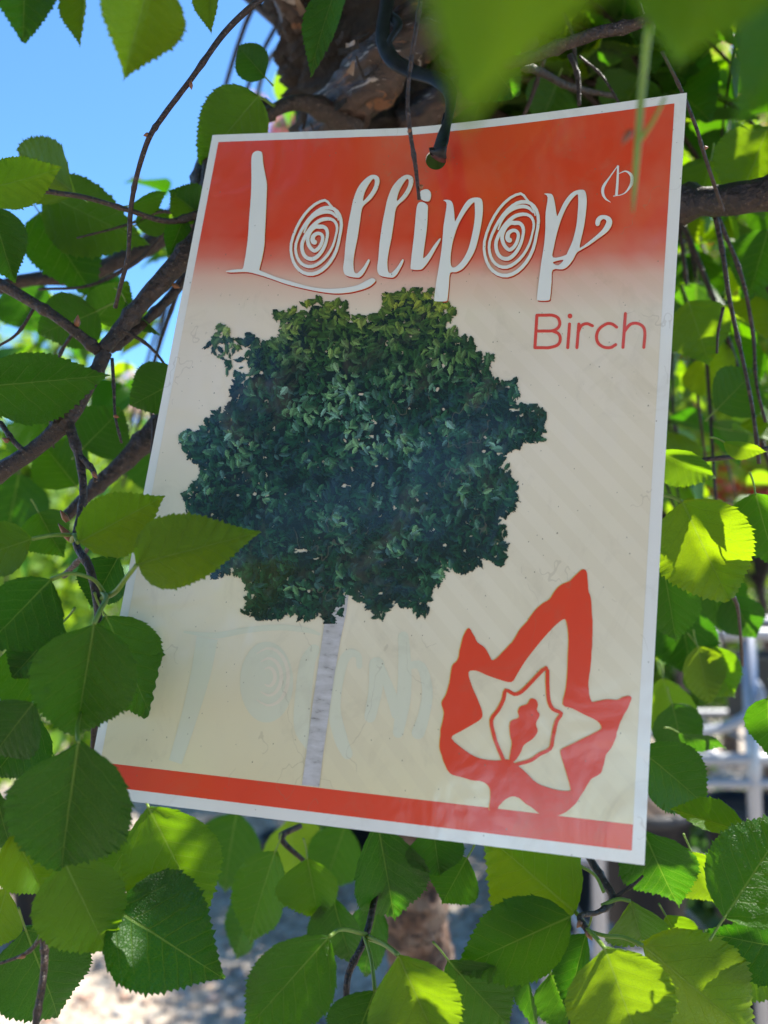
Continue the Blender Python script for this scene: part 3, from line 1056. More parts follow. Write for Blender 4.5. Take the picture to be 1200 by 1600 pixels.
# ---- leaf emblem
outer = [(870, 35), (890, 60), (895, 150), (912, 200), (915, 280), (922, 370), (918, 480), (910, 600), (898, 680), (900, 740), (915, 810), (950, 808),
         (1000, 798), (1060, 800), (1100, 785), (1135, 778), (1150, 790), (1135, 830), (1110, 880), (1085, 930), (1065, 990), (1062, 1020), (1030, 1080),
         (1000, 1130), (985, 1190), (965, 1230), (920, 1260), (895, 1290), (860, 1350), (820, 1410), (770, 1455), (700, 1483), (632, 1476), (580, 1440),
         (520, 1400), (490, 1372), (455, 1366), (410, 1385), (375, 1420), (362, 1452), (318, 1446), (325, 1390), (322, 1330), (300, 1295), (265, 1277),
         (230, 1275), (160, 1255), (100, 1240), (75, 1215), (60, 1180), (40, 1130), (27, 1070), (35, 980), (50, 900), (50, 860), (40, 820), (65, 770),
         (85, 700), (100, 600), (130, 570), (150, 490), (165, 430), (185, 390), (205, 385), (225, 420), (250, 465), (290, 495), (315, 540), (342, 570),
         (400, 520), (450, 465), (490, 400), (540, 340), (590, 270), (630, 235), (670, 210), (700, 170), (740, 125), (790, 105), (830, 65)]
star = [(760, 328), (775, 370), (782, 450), (778, 540), (775, 640), (765, 740), (748, 828), (800, 850), (880, 890), (950, 925), (975, 965), (940, 990),
        (860, 1030), (780, 1070), (740, 1090), (735, 1120), (760, 1200), (792, 1315), (780, 1334), (700, 1325), (600, 1290), (540, 1235), (490, 1190),
        (435, 1152), (385, 1155), (330, 1155), (250, 1140), (180, 1100), (95, 1025), (150, 985), (220, 945), (270, 910), (275, 870), (250, 800), (215, 720),
        (195, 640), (240, 630), (300, 655), (370, 680), (445, 697), (480, 650), (530, 570), (600, 480), (660, 410), (720, 350)]
inner = [(400, 1152), (365, 1070), (345, 1010), (330, 920), (370, 860), (400, 800), (415, 745), (465, 768), (510, 750), (570, 690), (650, 614),
         (658, 700), (665, 800), (690, 855), (738, 880), (710, 930), (690, 1020), (675, 1085), (610, 1120), (560, 1155), (480, 1178)]
oak = [(435, 1155), (450, 1060), (440, 1010), (440, 930), (490, 905), (485, 870), (500, 840), (540, 825), (560, 795), (590, 800), (602, 830), (595, 860),
       (612, 890), (590, 940), (600, 985), (570, 1030), (520, 1065), (500, 1110), (465, 1160)]
for (dx, dy, lift, m, nm) in ((-1.3, -0.6, 2, M['yellow_ink'], 'emblem_fringe'), (0, 0, 3, M['red_ink'], 'leaf_emblem')):
    k = dict(dx=dx, dy=dy)
    wob = lambda P: [(x + 0.00030 * noise.noise(Vector((x * 330, y * 330, 1))), y + 0.00030 * noise.noise(Vector((x * 330, y * 330, 9)))) for x, y in P]
    V, T = tess([wob(trace(outer, *E_, **k))], [trace(star, *E_, **k)], stroke(inner, 21, *E_, n=3, **k) + [trace(oak, *E_, **k)], grid=0.008)
    on_label(sheet(nm, V, T, LO * lift, m, None))

# ---- faded lettering showing through from the other side
G_ = (220, 920, 0.41667)
gh = stroke([(250, 185), (225, 320), (185, 470), (130, 650)], [80, 74, 62, 50], *G_, n=4, cap=False) + \
    stroke([(165, 162), (280, 175), (400, 155), (520, 145), (620, 155), (670, 170)], [8, 22, 22, 22, 20, 10], *G_, n=4) + \
    stroke([(650, 230), (625, 280), (610, 400), (605, 520), (630, 590)], [44, 58, 62, 60, 30], *G_, n=4) + \
    stroke([(820, 290), (815, 250), (780, 245), (750, 300), (725, 440), (750, 560), (775, 620)], [22, 24, 34, 40, 48, 50, 40], *G_, n=4) + \
    stroke([(885, 285), (880, 380), (860, 480)], [58, 52, 44], *G_, n=4) + \
    stroke([(905, 300), (940, 400), (960, 470)], [26, 40, 40], *G_, n=4) + \
    stroke([(985, 180), (990, 300), (985, 420), (965, 540)], [40, 50, 52, 40], *G_, n=4) + \
    stroke([(1000, 290), (1050, 290), (1075, 380), (1060, 480), (1040, 540)], [24, 34, 40, 44, 50], *G_, n=4)
gh = [p for p in gh]
ell = [M2(220 + (472 + 100 * math.cos(a)) * .41667, 920 + (350 + 152 * math.sin(a)) * .41667) for a in np.linspace(0, 6.283, 30, endpoint=False)]
V, T = tess(gh + [ell], grid=0.008)
on_label(sheet('faded_lettering', V, T, LO * 1.7, M['ghost_ink'], None))
rings = []
for rr in (74, 48, 24):
    rings += stroke([(480 + rr * math.cos(a), 330 + rr * 1.45 * math.sin(a)) for a in np.linspace(-2.2, 2.2, 9)], [4, 9, 12, 14, 14, 14, 12, 9, 4], *G_, n=2)
V, T = tess(rings, grid=0.01)
on_label(sheet('faded_rings', V, T, LO * 2.4, M['ghost_light'], None))

# ---- printed tree: stem
stem = [(508, 930), (545, 930), (541, 960), (532, 1000), (522, 1060), (512, 1130), (505, 1180), (499, 1229.5), (472, 1226.5), (480, 1170), (489, 1100), (499, 1030), (508, 970)]
t = NT('printed_birch_bark')
uv = t.n('TexCoord').outputs['UV']
n1 = t.noise(t.n('Mapping', {'Vector': uv, 'Scale': (1, 4, 1)}).outputs[0], 28, 4, 0.6)
n2 = t.noise(uv, 120, 3)
c = t.ramp(n1, [(0.30, (0.18, 0.16, 0.15)), (0.40, (0.48, 0.44, 0.42)), (0.7, (0.66, 0.62, 0.62))])
c = t.mix(t.math('MULTIPLY', n2, 0.4), c, (0.40, 0.37, 0.38, 1))
t.P(Base_Color=c, Roughness=0.5, Coat_Weight=1.0, Coat_IOR=1.62, Coat_Roughness=0.15)
V, T = tess([trace(stem, smooth=1)], grid=0.006)
on_label(sheet('printed_stem', V, T, LO * 3.0, t.m, None))

# ---- printed tree: crown, painted as flat print on a fine sheet (one coloured cell per dot)
crown = [(335, 545), (322, 540), (338, 538), (345, 520), (336, 508), (352, 520), (362, 537), (388, 530), (400, 537), (438, 530), (443, 503), (436, 492), (455, 490), (470, 498),
         (484, 474), (500, 472), (520, 480), (538, 478), (545, 497), (580, 497), (606, 486), (606, 466), (640, 458), (680, 462), (690, 478), (708, 491), (692, 500), (712, 520),
         (735, 538), (738, 552), (765, 560), (755, 575), (768, 592), (800, 602), (806, 618), (790, 636), (815, 636), (846, 642), (844, 686), (818, 688), (800, 700),
         (783, 706), (788, 735), (800, 755), (802, 786), (786, 810), (786, 845), (782, 878), (765, 868), (740, 882), (722, 890), (700, 885), (684, 905),
         (675, 925), (662, 935), (664, 958), (640, 945), (600, 950), (592, 962), (575, 944), (560, 930), (545, 925), (520, 970), (500, 960), (478, 966), (462, 952), (440, 962),
         (425, 956), (404, 964), (384, 952), (392, 925), (384, 905), (372, 895), (345, 893), (335, 898), (322, 870), (306, 845), (292, 785), (300, 765), (318, 745), (306, 712),
         (294, 705), (288, 682), (312, 680), (335, 655), (352, 645), (366, 625), (368, 600), (360, 580), (345, 560)]
GX0, GY0, GX1, GY1, GS = 280, 450, 856, 976, 1.15
nx, ny = int((GX1 - GX0) / GS), int((GY1 - GY0) / GS)
buf = np.zeros((ny, nx, 3))
cov = np.zeros((ny, nx), bool)
yy, xx = np.mgrid[0:ny, 0:nx]
PX, PY = GX0 + xx * GS, GY0 + yy * GS
crp = catmull([np.array(p, float) for p in crown], 3, True)


def srgb(a):
    a = np.asarray(a, float) / 255
    return np.where(a <= 0.04045, a / 12.92, ((a + 0.055) / 1.055) ** 2.4)


def tone(px, py):
    """local colour of the printed foliage"""
    n = noise.noise(Vector((px * 0.018, py * 0.018, 2)))
    n2 = noise.noise(Vector((px * 0.045, py * 0.045, 7)))
    topness = min(1, max(0, (620 - py) / 150))
    light = 0.50 + 0.60 * n + 0.45 * n2 + 0.22 * topness - 0.10 * max(0, (py - 760) / 150)
    dxm, dym = (px - 560) / 90, (py - 650) / 60
    light += 0.30 * math.exp(-(dxm ** 2 + dym ** 2))
    return min(1, max(0, light)), topness


inn = inside(np.array([[p[0], p[1]] for p in crp]), np.stack([PX.ravel(), PY.ravel()], 1)).reshape(ny, nx)
# eroded core so the edge is made of leaf tips
core = inn.copy()
for _ in range(6):
    core = core & np.roll(core, 1, 0) & np.roll(core, -1, 0) & np.roll(core, 1, 1) & np.roll(core, -1, 1)
for j in range(ny):
    for i in range(nx):
        if core[j, i]:
            if PX[j, i] < 392 and PY[j, i] < 600:
                continue
            if noise.noise(Vector((PX[j, i] * 0.09, PY[j, i] * 0.09, 11))) < -0.50 and PY[j, i] > 500:
                continue
            cov[j, i] = True
            buf[j, i] = (12, 26, 26)
leaf_out = np.array([(-1, 0), (-0.55, 0.42), (-0.1, 0.5), (0.1, 0.38), (0.35, 0.42), (0.5, 0.2), (1, 0), (0.5, -0.2), (0.3, -0.44), (0.05, -0.36), (-0.2, -0.5), (-0.6, -0.4)])
lr = random.Random(5)
cand = []
inn_idx = np.argwhere(inn)
for k in range(5200):
    j, i = inn_idx[lr.randrange(len(inn_idx))]
    cand.append((lr.random(), PX[j, i] + lr.uniform(-1, 1), PY[j, i] + lr.uniform(-1, 1)))
# extra leaves round the outline
for k in range(900):
    p = crp[lr.randrange(len(crp))]
    cand.append((lr.random(), p[0] + lr.uniform(-5, 5), p[1] + lr.uniform(-5, 5)))
cand.sort()
for q, px, py in cand:
    li, tp_ = tone(px, py)
    li = li * (0.30 + 0.75 * q) + lr.uniform(-0.08, 0.16)
    li = min(1, max(0, li))
    dark = np.array([13, 30, 28.])
    midc = np.array([26, 66, 44.]) if lr.random() < 0.75 else np.array([34, 62, 62.])
    hi = np.array([128, 168, 112.]) if lr.random() < 0.6 else np.array([135, 175, 155.])
    if tp_ > 0:
        hi = hi * (1 - tp_) + np.array([150, 152, 50.]) * tp_
        midc = midc * (1 - tp_ * 0.8) + np.array([66, 88, 30.]) * tp_ * 0.8
    cc = dark + (midc - dark) * min(1, li * 2.0) if li < 0.5 else midc + (hi - midc) * (li - 0.5) * 1.7
    an = lr.gauss(1.3, 1.1)
    L = lr.uniform(4.5, 10)
    if px < 388 and py < 585 and lr.random() < 0.62:
        continue
    ca, sa = math.cos(an), math.sin(an)
    wd = lr.uniform(0.6, 1.15)
    po = np.stack([px + L * (leaf_out[:, 0] * ca - leaf_out[:, 1] * wd * sa), py + L * (leaf_out[:, 0] * sa + leaf_out[:, 1] * wd * ca)], 1)
    i0, i1 = int((po[:, 0].min() - GX0) / GS), int((po[:, 0].max() - GX0) / GS) + 2
    j0, j1 = int((po[:, 1].min() - GY0) / GS), int((po[:, 1].max() - GY0) / GS) + 2
    i0, j0, i1, j1 = max(0, i0), max(0, j0), min(nx, i1), min(ny, j1)
    if i1 <= i0 or j1 <= j0:
        continue
    sub_ = np.stack([PX[j0:j1, i0:i1].ravel(), PY[j0:j1, i0:i1].ravel()], 1)
    m = inside(po, sub_).reshape(j1 - j0, i1 - i0)
    # half of each leaf a touch lighter than the other
    side = ((PX[j0:j1, i0:i1] - px) * (-sa) + (PY[j0:j1, i0:i1] - py) * ca) > 0
    sh = np.where(side, 1.0, 0.72)[..., None]
    buf[j0:j1, i0:i1][m] = (cc * sh)[m]
    cov[j0:j1, i0:i1] |= m
cov |= False
# soft grain, then lift to reflectance
buf *= (1 + 0.18 * (rng.random((ny, nx, 1)) - 0.5))
rgb = np.clip(srgb(buf) * 1.25 + 0.002, 0, 1)
vid = -np.ones((ny + 1, nx + 1), int)
need = np.zeros((ny + 1, nx + 1), bool)
need[:-1, :-1] |= cov
need[1:, :-1] |= cov
need[:-1, 1:] |= cov
need[1:, 1:] |= cov
vid[need] = np.arange(need.sum())
# uv by smooth interpolation from a coarse table of exact inversions
sx_ = np.linspace(GX0, GX1 + 2, 25)
sy_ = np.linspace(GY0, GY1 + 2, 25)
tab = np.array([[to_uv(x, y) for x in sx_] for y in sy_])
jj, ii = np.nonzero(need)
qx = (GX0 + (ii - 0.5) * GS - sx_[0]) / (sx_[1] - sx_[0])
qy = (GY0 + (jj - 0.5) * GS - sy_[0]) / (sy_[1] - sy_[0])
ix, iy = np.clip(qx.astype(int), 0, 23), np.clip(qy.astype(int), 0, 23)
fx, fy = (qx - ix)[:, None], (qy - iy)[:, None]
UVs = (tab[iy, ix] * (1 - fx) * (1 - fy) + tab[iy, ix + 1] * fx * (1 - fy) + tab[iy + 1, ix] * (1 - fx) * fy + tab[iy + 1, ix + 1] * fx * fy)
us = np.linspace(0, 1, 61)
ptab = np.array([[card_pt(u, v, LO * 3.8) for u in us] for v in us])
qx, qy = UVs[:, 0] * 60, UVs[:, 1] * 60
ix, iy = np.clip(qx.astype(int), 0, 59), np.clip(qy.astype(int), 0, 59)
fx, fy = (qx - ix)[:, None], (qy - iy)[:, None]
WP = (ptab[iy, ix] * (1 - fx) * (1 - fy) + ptab[iy, ix + 1] * fx * (1 - fy) + ptab[iy + 1, ix] * (1 - fx) * fy + ptab[iy + 1, ix + 1] * fx * fy)
cj, ci = np.nonzero(cov)
Fq = np.stack([vid[cj, ci], vid[cj + 1, ci], vid[cj + 1, ci + 1], vid[cj, ci + 1]], 1)
o = link_mesh('printed_crown', WP.tolist(), Fq.tolist(), M['crown_ink'], None, uvs=UVs, smooth=True)
ca_ = o.data.color_attributes.new('ink', 'FLOAT_COLOR', 'CORNER')
cc4 = np.concatenate([rgb[cj, ci], np.ones((len(cj), 1))], 1)
ca_.data.foreach_set('color', np.repeat(cc4, 4, 0).astype(np.float32).ravel())
on_label(o)
tag(label, 'weathered plastic plant label with a printed round tree under the red Lollipop heading', 'plant label')

# =================================================================== BIRCH TREE
tree = empty('birch_tree', at(620, 800, 0.62))
tree.location.z = 0
tinv = Matrix.Translation(-Vector(tree.location))


def on_tree(o):
    o.parent = tree
    o.matrix_parent_inverse = tinv
    return o


HS = [(0, 0.0), (0.02, 0.11), (0.06, 0.235), (0.12, 0.345), (0.2, 0.435), (0.3, 0.495), (0.4, 0.5), (0.5, 0.47), (0.6, 0.41), (0.7, 0.30), (0.8, 0.185), (0.88, 0.098), (0.95, 0.034), (1, 0.0)]


def leaf_geo(seed, rows=84, cols=5, teeth=True, roundness=0.0):
    r_ = random.Random(seed)
    fold = r_.uniform(0.10, 0.50)
    droop = r_.uniform(-0.05, 0.22)
    wav = r_.uniform(0.015, 0.06)
    twist = r_.uniform(-0.25, 0.25)
    ph = r_.uniform(0, 6)
    asym = r_.uniform(-0.035, 0.035)
    warp = r_.uniform(0.88, 1.22)
    lean = r_.uniform(-0.10, 0.10)
    tipcurl = r_.uniform(-0.10, 0.18)
    pk = r_.uniform(0.004, 0.011)
    vs, uvs, fs = [], [], []
    for i in range(rows + 1):
        s = i / rows
        s = s ** 1.12
        h = np.interp(s ** warp, [a for a, b in HS], [b for a, b in HS])
        if roundness:
            h = h * (1 - roundness) + roundness * 0.5 * math.sqrt(max(0, 1 - (2 * s - 1) ** 2)) * 1.0
        row = []
        for c in range(-cols, cols + 1):
            f = c / cols
            hh = h + asym * math.sin(s * 3.14) * (1 if c > 0 else -1)
            x, y = s, f * hh
            if abs(c) == cols and teeth and 0 < i < rows:
                ty = (i % 3)
                amp = (0.0, 0.012, 0.026)[ty] * (1.4 if (i // 3) % 3 == 0 else 0.7) * (0.7 + 0.6 * r_.random())
                y += math.copysign(amp, c) * min(1, h * 5)
                x += (0.0, 0.005, 0.013)[ty]
            z = fold * abs(y) - droop * s * s
            z += 0.011 * math.cos(2 * math.pi * 7.5 * (s - 0.62 * abs(y)) + 3.1) * min(1, abs(f) * 2)
            z += wav * math.sin(ph + s * 7 + (2 if c > 0 else 0)) * abs(f) ** 2
            z += twist * s * y * 0.6 - tipcurl * max(0, s - 0.6) ** 2 * 2
            z += pk * noise.noise(Vector((s * 9, y * 9, seed)))
            y += lean * s * s * (1.2 - s)
            vs.append((x, y, z))
            uvs.append((min(1, max(0, x)), 0.5 + y - lean * s * s * (1.2 - s)))
    n = 2 * cols + 1
    for i in range(rows):
        for c in range(n - 1):
            a = i * n + c
            fs.append((a, a + n, a + n + 1, a + 1))
    return vs, uvs, fs


NV = 20
leaf_meshes = []
for k in range(NV):
    vs, uvs, fs = leaf_geo(100 + k, roundness=(0.0, 0.25, 0.5)[k % 3] * 0.7)
    o = link_mesh('leaf', vs, fs, M['leaf'], None, uvs=uvs)
    leaf_meshes.append(o.data)
    bpy.data.objects.remove(o)
pv, pf = tube_geo([(-1, 0, 0), (-0.6, 0, -0.10), (-0.2, 0, -0.06), (0, 0, 0), (0.12, 0, 0.0)], [0.055, 0.045, 0.042, 0.045, 0.02], sides=6, sub=3)
po = link_mesh('petiole', pv, pf, M['petiole'])
petiole_mesh = po.data
bpy.data.objects.remove(po)
leaf_count = 0


def leaf_matrix(B, Tp, W, roll, face=None):
    """leaf from base B to tip Tp, width W, rolled about its midrib away from facing the viewer"""
    B, Tp = Vector(B), Vector(Tp)
    X = Tp - B
    L = X.length
    X.normalize()
    f = face if face is not None else (CAM - (B + Tp) * 0.5)
    Z = (f - X * f.dot(X)).normalized()
    Z = Matrix.Rotation(roll, 3, X) @ Z
    Y = Z.cross(X)
    m = Matrix.Identity(4)
    for i in range(3):
        m[i][0] = X[i] * L
        m[i][1] = Y[i] * W
        m[i][2] = Z[i] * (L + W) / 2
        m[i][3] = B[i]
    return m, X, Z


def put_leaf(B, Tp, W, roll=0.0, face=None, variant=None, petiole=True, pet_len=0.012, label_=None):
    global leaf_count
    m, X, Z = leaf_matrix(B, Tp, W, roll, face)
    me = leaf_meshes[(leaf_count * 5 + 3) % NV if variant is None else variant]
    o = bpy.data.objects.new('leaf', me)
    col.objects.link(o)
    o.parent = tree
    o.matrix_parent_inverse = tinv
    o.matrix_world = m
    o.matrix_basis = m
    if label_:
        o['label'] = label_
    if petiole:
        p = bpy.data.objects.new('petiole', petiole_mesh)
        col.objects.link(p)
        p.parent = o
        L = (Vector(Tp) - Vector(B)).length
        k = pet_len
        p.matrix_parent_inverse = Matrix.Identity(4)
        p.matrix_basis = Matrix.Diagonal((k / L, 0.010 / W, 0.010 / ((L + W) / 2), 1))
    leaf_count += 1
    return o


# ---- hand placed leaves: base px, base py, tip px, tip py, width px, depth, tip depth offset, roll deg, variant
LV = [
    (122, 848, 258, 776, 98, .310, .000, 12, 3), (214, 882, 402, 828, 112, .290, -.004, -8, 0), (-50, 606, 172, 588, 112, .345, .01, 20, 6),
    (80, 905, -30, 1016, 120, .300, -.01, -15, 0), (50, 842, -70, 884, 84, .300, 0, 10, 3), (147, 975, 122, 1150, 160, .280, .010, 6, 5),
    (165, 962, 246, 1131, 118, .306, .01, -28, 0), (122, 1160, 98, 1362, 188, .268, .012, 5, 2), (52, 1098, -20, 1190, 100, .280, .01, 10, 3),
    (232, 1262, 316, 1428, 150, .312, .01, 10, 5), (177, 1420, 356, 1524, 172, .300, .0, -10, 9), (100, 1345, 165, 1482, 140, .285, .01, 14, 8),
    (40, 1452, 92, 1606, 152, .320, .01, 0, 4), (214, 1300, 146, 1402, 80, .330, 0, 20, 3), (-8, 1228, 20, 1362, 84, .300, .02, 30, 6),
    (515, 1463, 380, 1612, 132, .298, -.006, -18, 6), (622, 1492, 696, 1652, 146, .300, .0, 14, 3), (586, 1548, 540, 1660, 100, .304, .0, 5, 0),
    (590, 1284, 616, 1440, 118, .352, .02, -5, 0), (676, 1290, 690, 1372, 90, .356, .0, 0, 5), (900, 1426, 752, 1306, 165, .350, .02, -8, 4),
    (892, 1432, 702, 1516, 118, .338, .0, 12, 9), (945, 1482, 1006, 1652, 168, .300, .0, 4, 2), (1005, 1478, 1190, 1628, 150, .318, .01, -12, 6),
    (1232, 1482, 1106, 1462, 100, .330, 0, -20, 1), (1132, 1434, 1236, 1276, 150, .300, .01, 8, 5), (1168, 1302, 1044, 1262, 58, .320, .01, 35, 0),
    (996, 1168, 1118, 1268, 104, .350, .0, -12, 3), (1004, 1296, 1064, 1428, 118, .356, .01, 10, 0), (985, 1408, 1008, 1480, 100, .342, .02, 5, 5),
    (916, 1458, 884, 1582, 66, .356, .0, 30, 0), (1066, 784, 1142, 938, 150, .365, .0, 6, 5), (1026, 704, 1120, 748, 66, .368, .01, 25, 0),
    (1036, 880, 1056, 1004, 100, .380, .01, 10, 3), (288, 588, 206, 640, 96, .372, .0, -18, 5), (404, 150, 312, 258, 104, .400, .01, 10, 5),
    (414, 120, 372, 74, 56, .400, 0, 0, 5), (236, -40, 198, 123, 128, .255, .0, -12, 3), (40, -70, 38, 66, 106, .275, .0, 6, 6), (136, -40, 123, 73, 62, .28, .0, 58, 0),
    (326, -40, 330, 53, 44, .30, .0, 30, 0), (532, -40, 479, 112, 66, .300, .0, 38, 3), (860, -270, 728, 180, 330, .070, .0, 10, 6), (1150, -170, 1060, 95, 260, .110, .0, 15, 0),
    (1290, -60, 1150, 196, 190, .130, .0, -10, 3), (-40, 300, 100, 266, 80, .340, .01, 22, 6), (118, 302, 24, 236, 104, .400, .02, -5, 5), (-14, 322, 24, 442, 92, .300, .01, 10, 3),
    (66, 300, 222, 384, 118, .430, .0, 14, 0), (60, 330, 150, 470, 110, .450, .0, -10, 3), (322, 342, 262, 298, 64, .395, .0, 5, 5), (288, 340, 262, 402, 42, .390, .0, 0, 0),
    (202, 322, 262, 300, 36, .39, .01, 40, 0), (212, 352, 268, 330, 46, .41, .0, 20, 6), (152, 486, 60, 528, 92, .405, .0, -12, 5), (150, 500, 200, 440, 80, .42, .0, 20, 3),
    (196, 470, 248, 532, 40, .38, .01, 55, 3), (130, 700, 190, 640, 100, .44, .0, 10, 5), (120, 760, 60, 690, 90, .46, .0, 5, 4), (30, 1000, 90, 1110, 120, .34, .0, 0, 0),
    (95, 975, 20, 1060, 110, .33, .0, 20, 3), (160, 1160, 215, 1250, 90, .335, .0, -20, 0), (60, 1125, -10, 1215, 110, .33, .0, 0, 5), (185, 870, 140, 950, 80, .345, .0, 20, 0),
    (60, 800, 100, 870, 80, .40, .0, 10, 5), (20, 1300, 70, 1400, 110, .31, .0, -10, 3), (10, 1390, -20, 1490, 90, .33, .0, 20, 0),
    (1110, 250, 1090, 340, 90, .46, .0, 10, 5), (1200, 200, 1150, 330, 110, .42, .0, 10, 3), (1075, 470, 1110, 570, 100, .45, .0, -12, 5), (1200, 360, 1170, 470, 90, .47, .0, 8, 3),
    (1120, 640, 1180, 580, 90, .44, .0, 15, 5), (1180, 770, 1215, 900, 110, .37, .0, 20, 0), (1130, 690, 1200, 712, 34, .37, .0, 30, 6), (1090, 1010, 1150, 1090, 90, .47, .0, 12, 3),
    (1050, 1100, 1075, 1190, 80, .45, .0, -15, 5), (1060, 1145, 1135, 1172, 44, .42, .0, 48, 0), (1200, 1090, 1195, 1190, 60, .33, .0, 40, 3), (1080, 1330, 1120, 1420, 90, .38, .0, 0, 0),
    (1110, 1480, 1230, 1560, 80, .37, .0, 30, 3), (1040, 1430, 1075, 1490, 70, .36, .0, 0, 5), (730, 1340, 690, 1412, 90, .36, .0, 10, 3), (700, 1500, 800, 1620, 120, .34, .0, 12, 0),
    (820, 1500, 836, 1640, 44, .36, .0, 45, 3), (430, 1330, 380, 1480, 100, .42, .0, 30, 0), (480, 1340, 500, 1440, 100, .40, .0, 20, 3), (860, 1520, 900, 1610, 90, .37, .0, 15, 5),
    (520, 1400, 545, 1520, 90, .40, .0, 25, 0), (750, 70, 800, 150, 120, .40, .0, 20, 5), (1000, 120, 960, 200, 100, .52, .0, 10, 3),
    (1060, 940, 1082, 1062, 104, .48, .0, 10, 3), (1110, 880, 1128, 990, 90, .52, .0, -12, 0), (1036, 1060, 1060, 1160, 90, .5, .0, 20, 5), (1090, 1010, 1112, 1100, 70, .46, .0, -25, 2),
    (1140, 930, 1180, 1000, 70, .5, .0, 10, 1), (250, 1300, 225, 1400, 90, .5, .0, 30, 3), (590, 1420, 560, 1530, 80, .42, .0, 30, 4), (370, 1270, 345, 1400, 110, .56, .0, 20, 3), (450, 1280, 470, 1380, 100, .6, .0, -20, 5), (540, 1290, 500, 1400, 90, .55, .0, 10, 0), (400, 1400, 360, 1500, 80, .52, .0, 45, 6),
    (820, 60, 850, 190, 120, .7, .0, 0, 3), (940, 80, 980, 190, 110, .75, .0, -10, 0), (1060, 120, 1090, 215, 90, .7, .0, 20, 5), (770, 130, 740, 210, 100, .65, .0, 10, 3),
    (1090, 400, 1060, 520, 110, .62, .0, 0, 5), (1150, 520, 1120, 640, 110, .6, .0, 10, 3), (1180, 300, 1130, 420, 100, .64, .0, -10, 0), (60, 640, 90, 740, 110, .55, .0, 0, 3),
    (30, 740, 10, 850, 110, .6, .0, 10, 5), (160, 780, 190, 880, 90, .6, .0, -10, 0), (230, 690, 250, 790, 80, .62, .0, 20, 3), (20, 440, 60, 520, 90, .6, .0, 15, 5), (870, 130, 840, 210, 90, .5, .0, -20, 5),
]
ST_BASE = {(122, 848), (214, 882), (147, 975), (80, 905), (50, 842), (122, 1160), (515, 1463), (622, 1492), (586, 1548), (900, 1426), (892, 1432), (945, 1482),
           (1005, 1478), (985, 1408), (1006, 1292), (1066, 784), (232, 1262), (288, 340), (404, 150)}
for (bx, by, tx, ty, w, d, dd, roll, var) in LV:
    L = math.hypot(tx - bx, ty - by)
    put_leaf(at(bx, by, d), at(tx, ty, d + dd), w * d / F, R(roll), None, (var + 3 * (int(bx + by) % 7)) % NV, (bx, by) not in ST_BASE, min(0.010, 0.3 * L * d / F))
n_manual = leaf_count

# ---- branches: (px, py, depth, width px)
BR = [
    [(800, 330, .50, 60), (950, 325, .46, 52), (1065, 318, .42, 48), (1140, 312, .39, 50), (1260, 292, .36, 56)],
    [(700, 90, .46, 30), (790, 98, .40, 20), (860, 78, .375, 18), (930, 52, .36, 18), (1000, 36, .35, 17), (1100, -20, .34, 18)],
    [(790, 96, .40, 16), (840, 110, .42, 12), (890, 135, .45, 10), (960, 150, .47, 8)],
    [(328, 240, .42, 22), (322, 330, .40, 26), (300, 385, .385, 28), (240, 452, .38, 28), (190, 512, .375, 24), (160, 548, .37, 22)],
    [(306, 392, .40, 16), (285, 440, .395, 15), (250, 480, .39, 14), (205, 522, .385, 16), (170, 545, .38, 18)],
    [(-60, 420, .37, 18), (0, 445, .365, 18), (60, 478, .365, 17), (110, 512, .365, 16), (158, 552, .37, 17)],
    [(330, 320, .52, 30), (230, 385, .50, 26), (130, 430, .49, 24), (30, 440, .48, 20), (-60, 470, .47, 18)],
    [(165, 550, .37, 20), (140, 600, .366, 22), (104, 655, .36, 26), (50, 705, .356, 26), (-40, 760, .35, 30)],
    [(104, 655, .36, 18), (124, 715, .352, 14), (130, 780, .345, 12), (118, 845, .335, 11), (140, 890, .325, 13), (154, 960, .32, 12), (150, 1060, .32, 12), (146, 1160, .325, 10), (140, 1240, .33, 9)],
    [(128, 715, .35, 9), (145, 735, .345, 9), (150, 752, .342, 7)],
    [(262, 650, .43, 34), (205, 712, .425, 32), (160, 752, .42, 22), (110, 800, .415, 18), (60, 850, .41, 14)],
    [(420, 170, .46, 34), (340, 215, .44, 22), (315, 270, .42, 26), (310, 330, .40, 30)],
    [(560, 200, .47, 40), (470, 160, .45, 24), (400, 190, .43, 18), (330, 240, .42, 14)],
    [(0, 660, .36, 8), (22, 690, .355, 8), (42, 708, .352, 8)],
    [(100, 900, .37, 9), (128, 870, .355, 8), (140, 850, .345, 6)],
]
for b in BR:
    on_tree(pix_tube('branch', b, M['twig'], sides=12, sub=6, rough=0.22, knots=9))
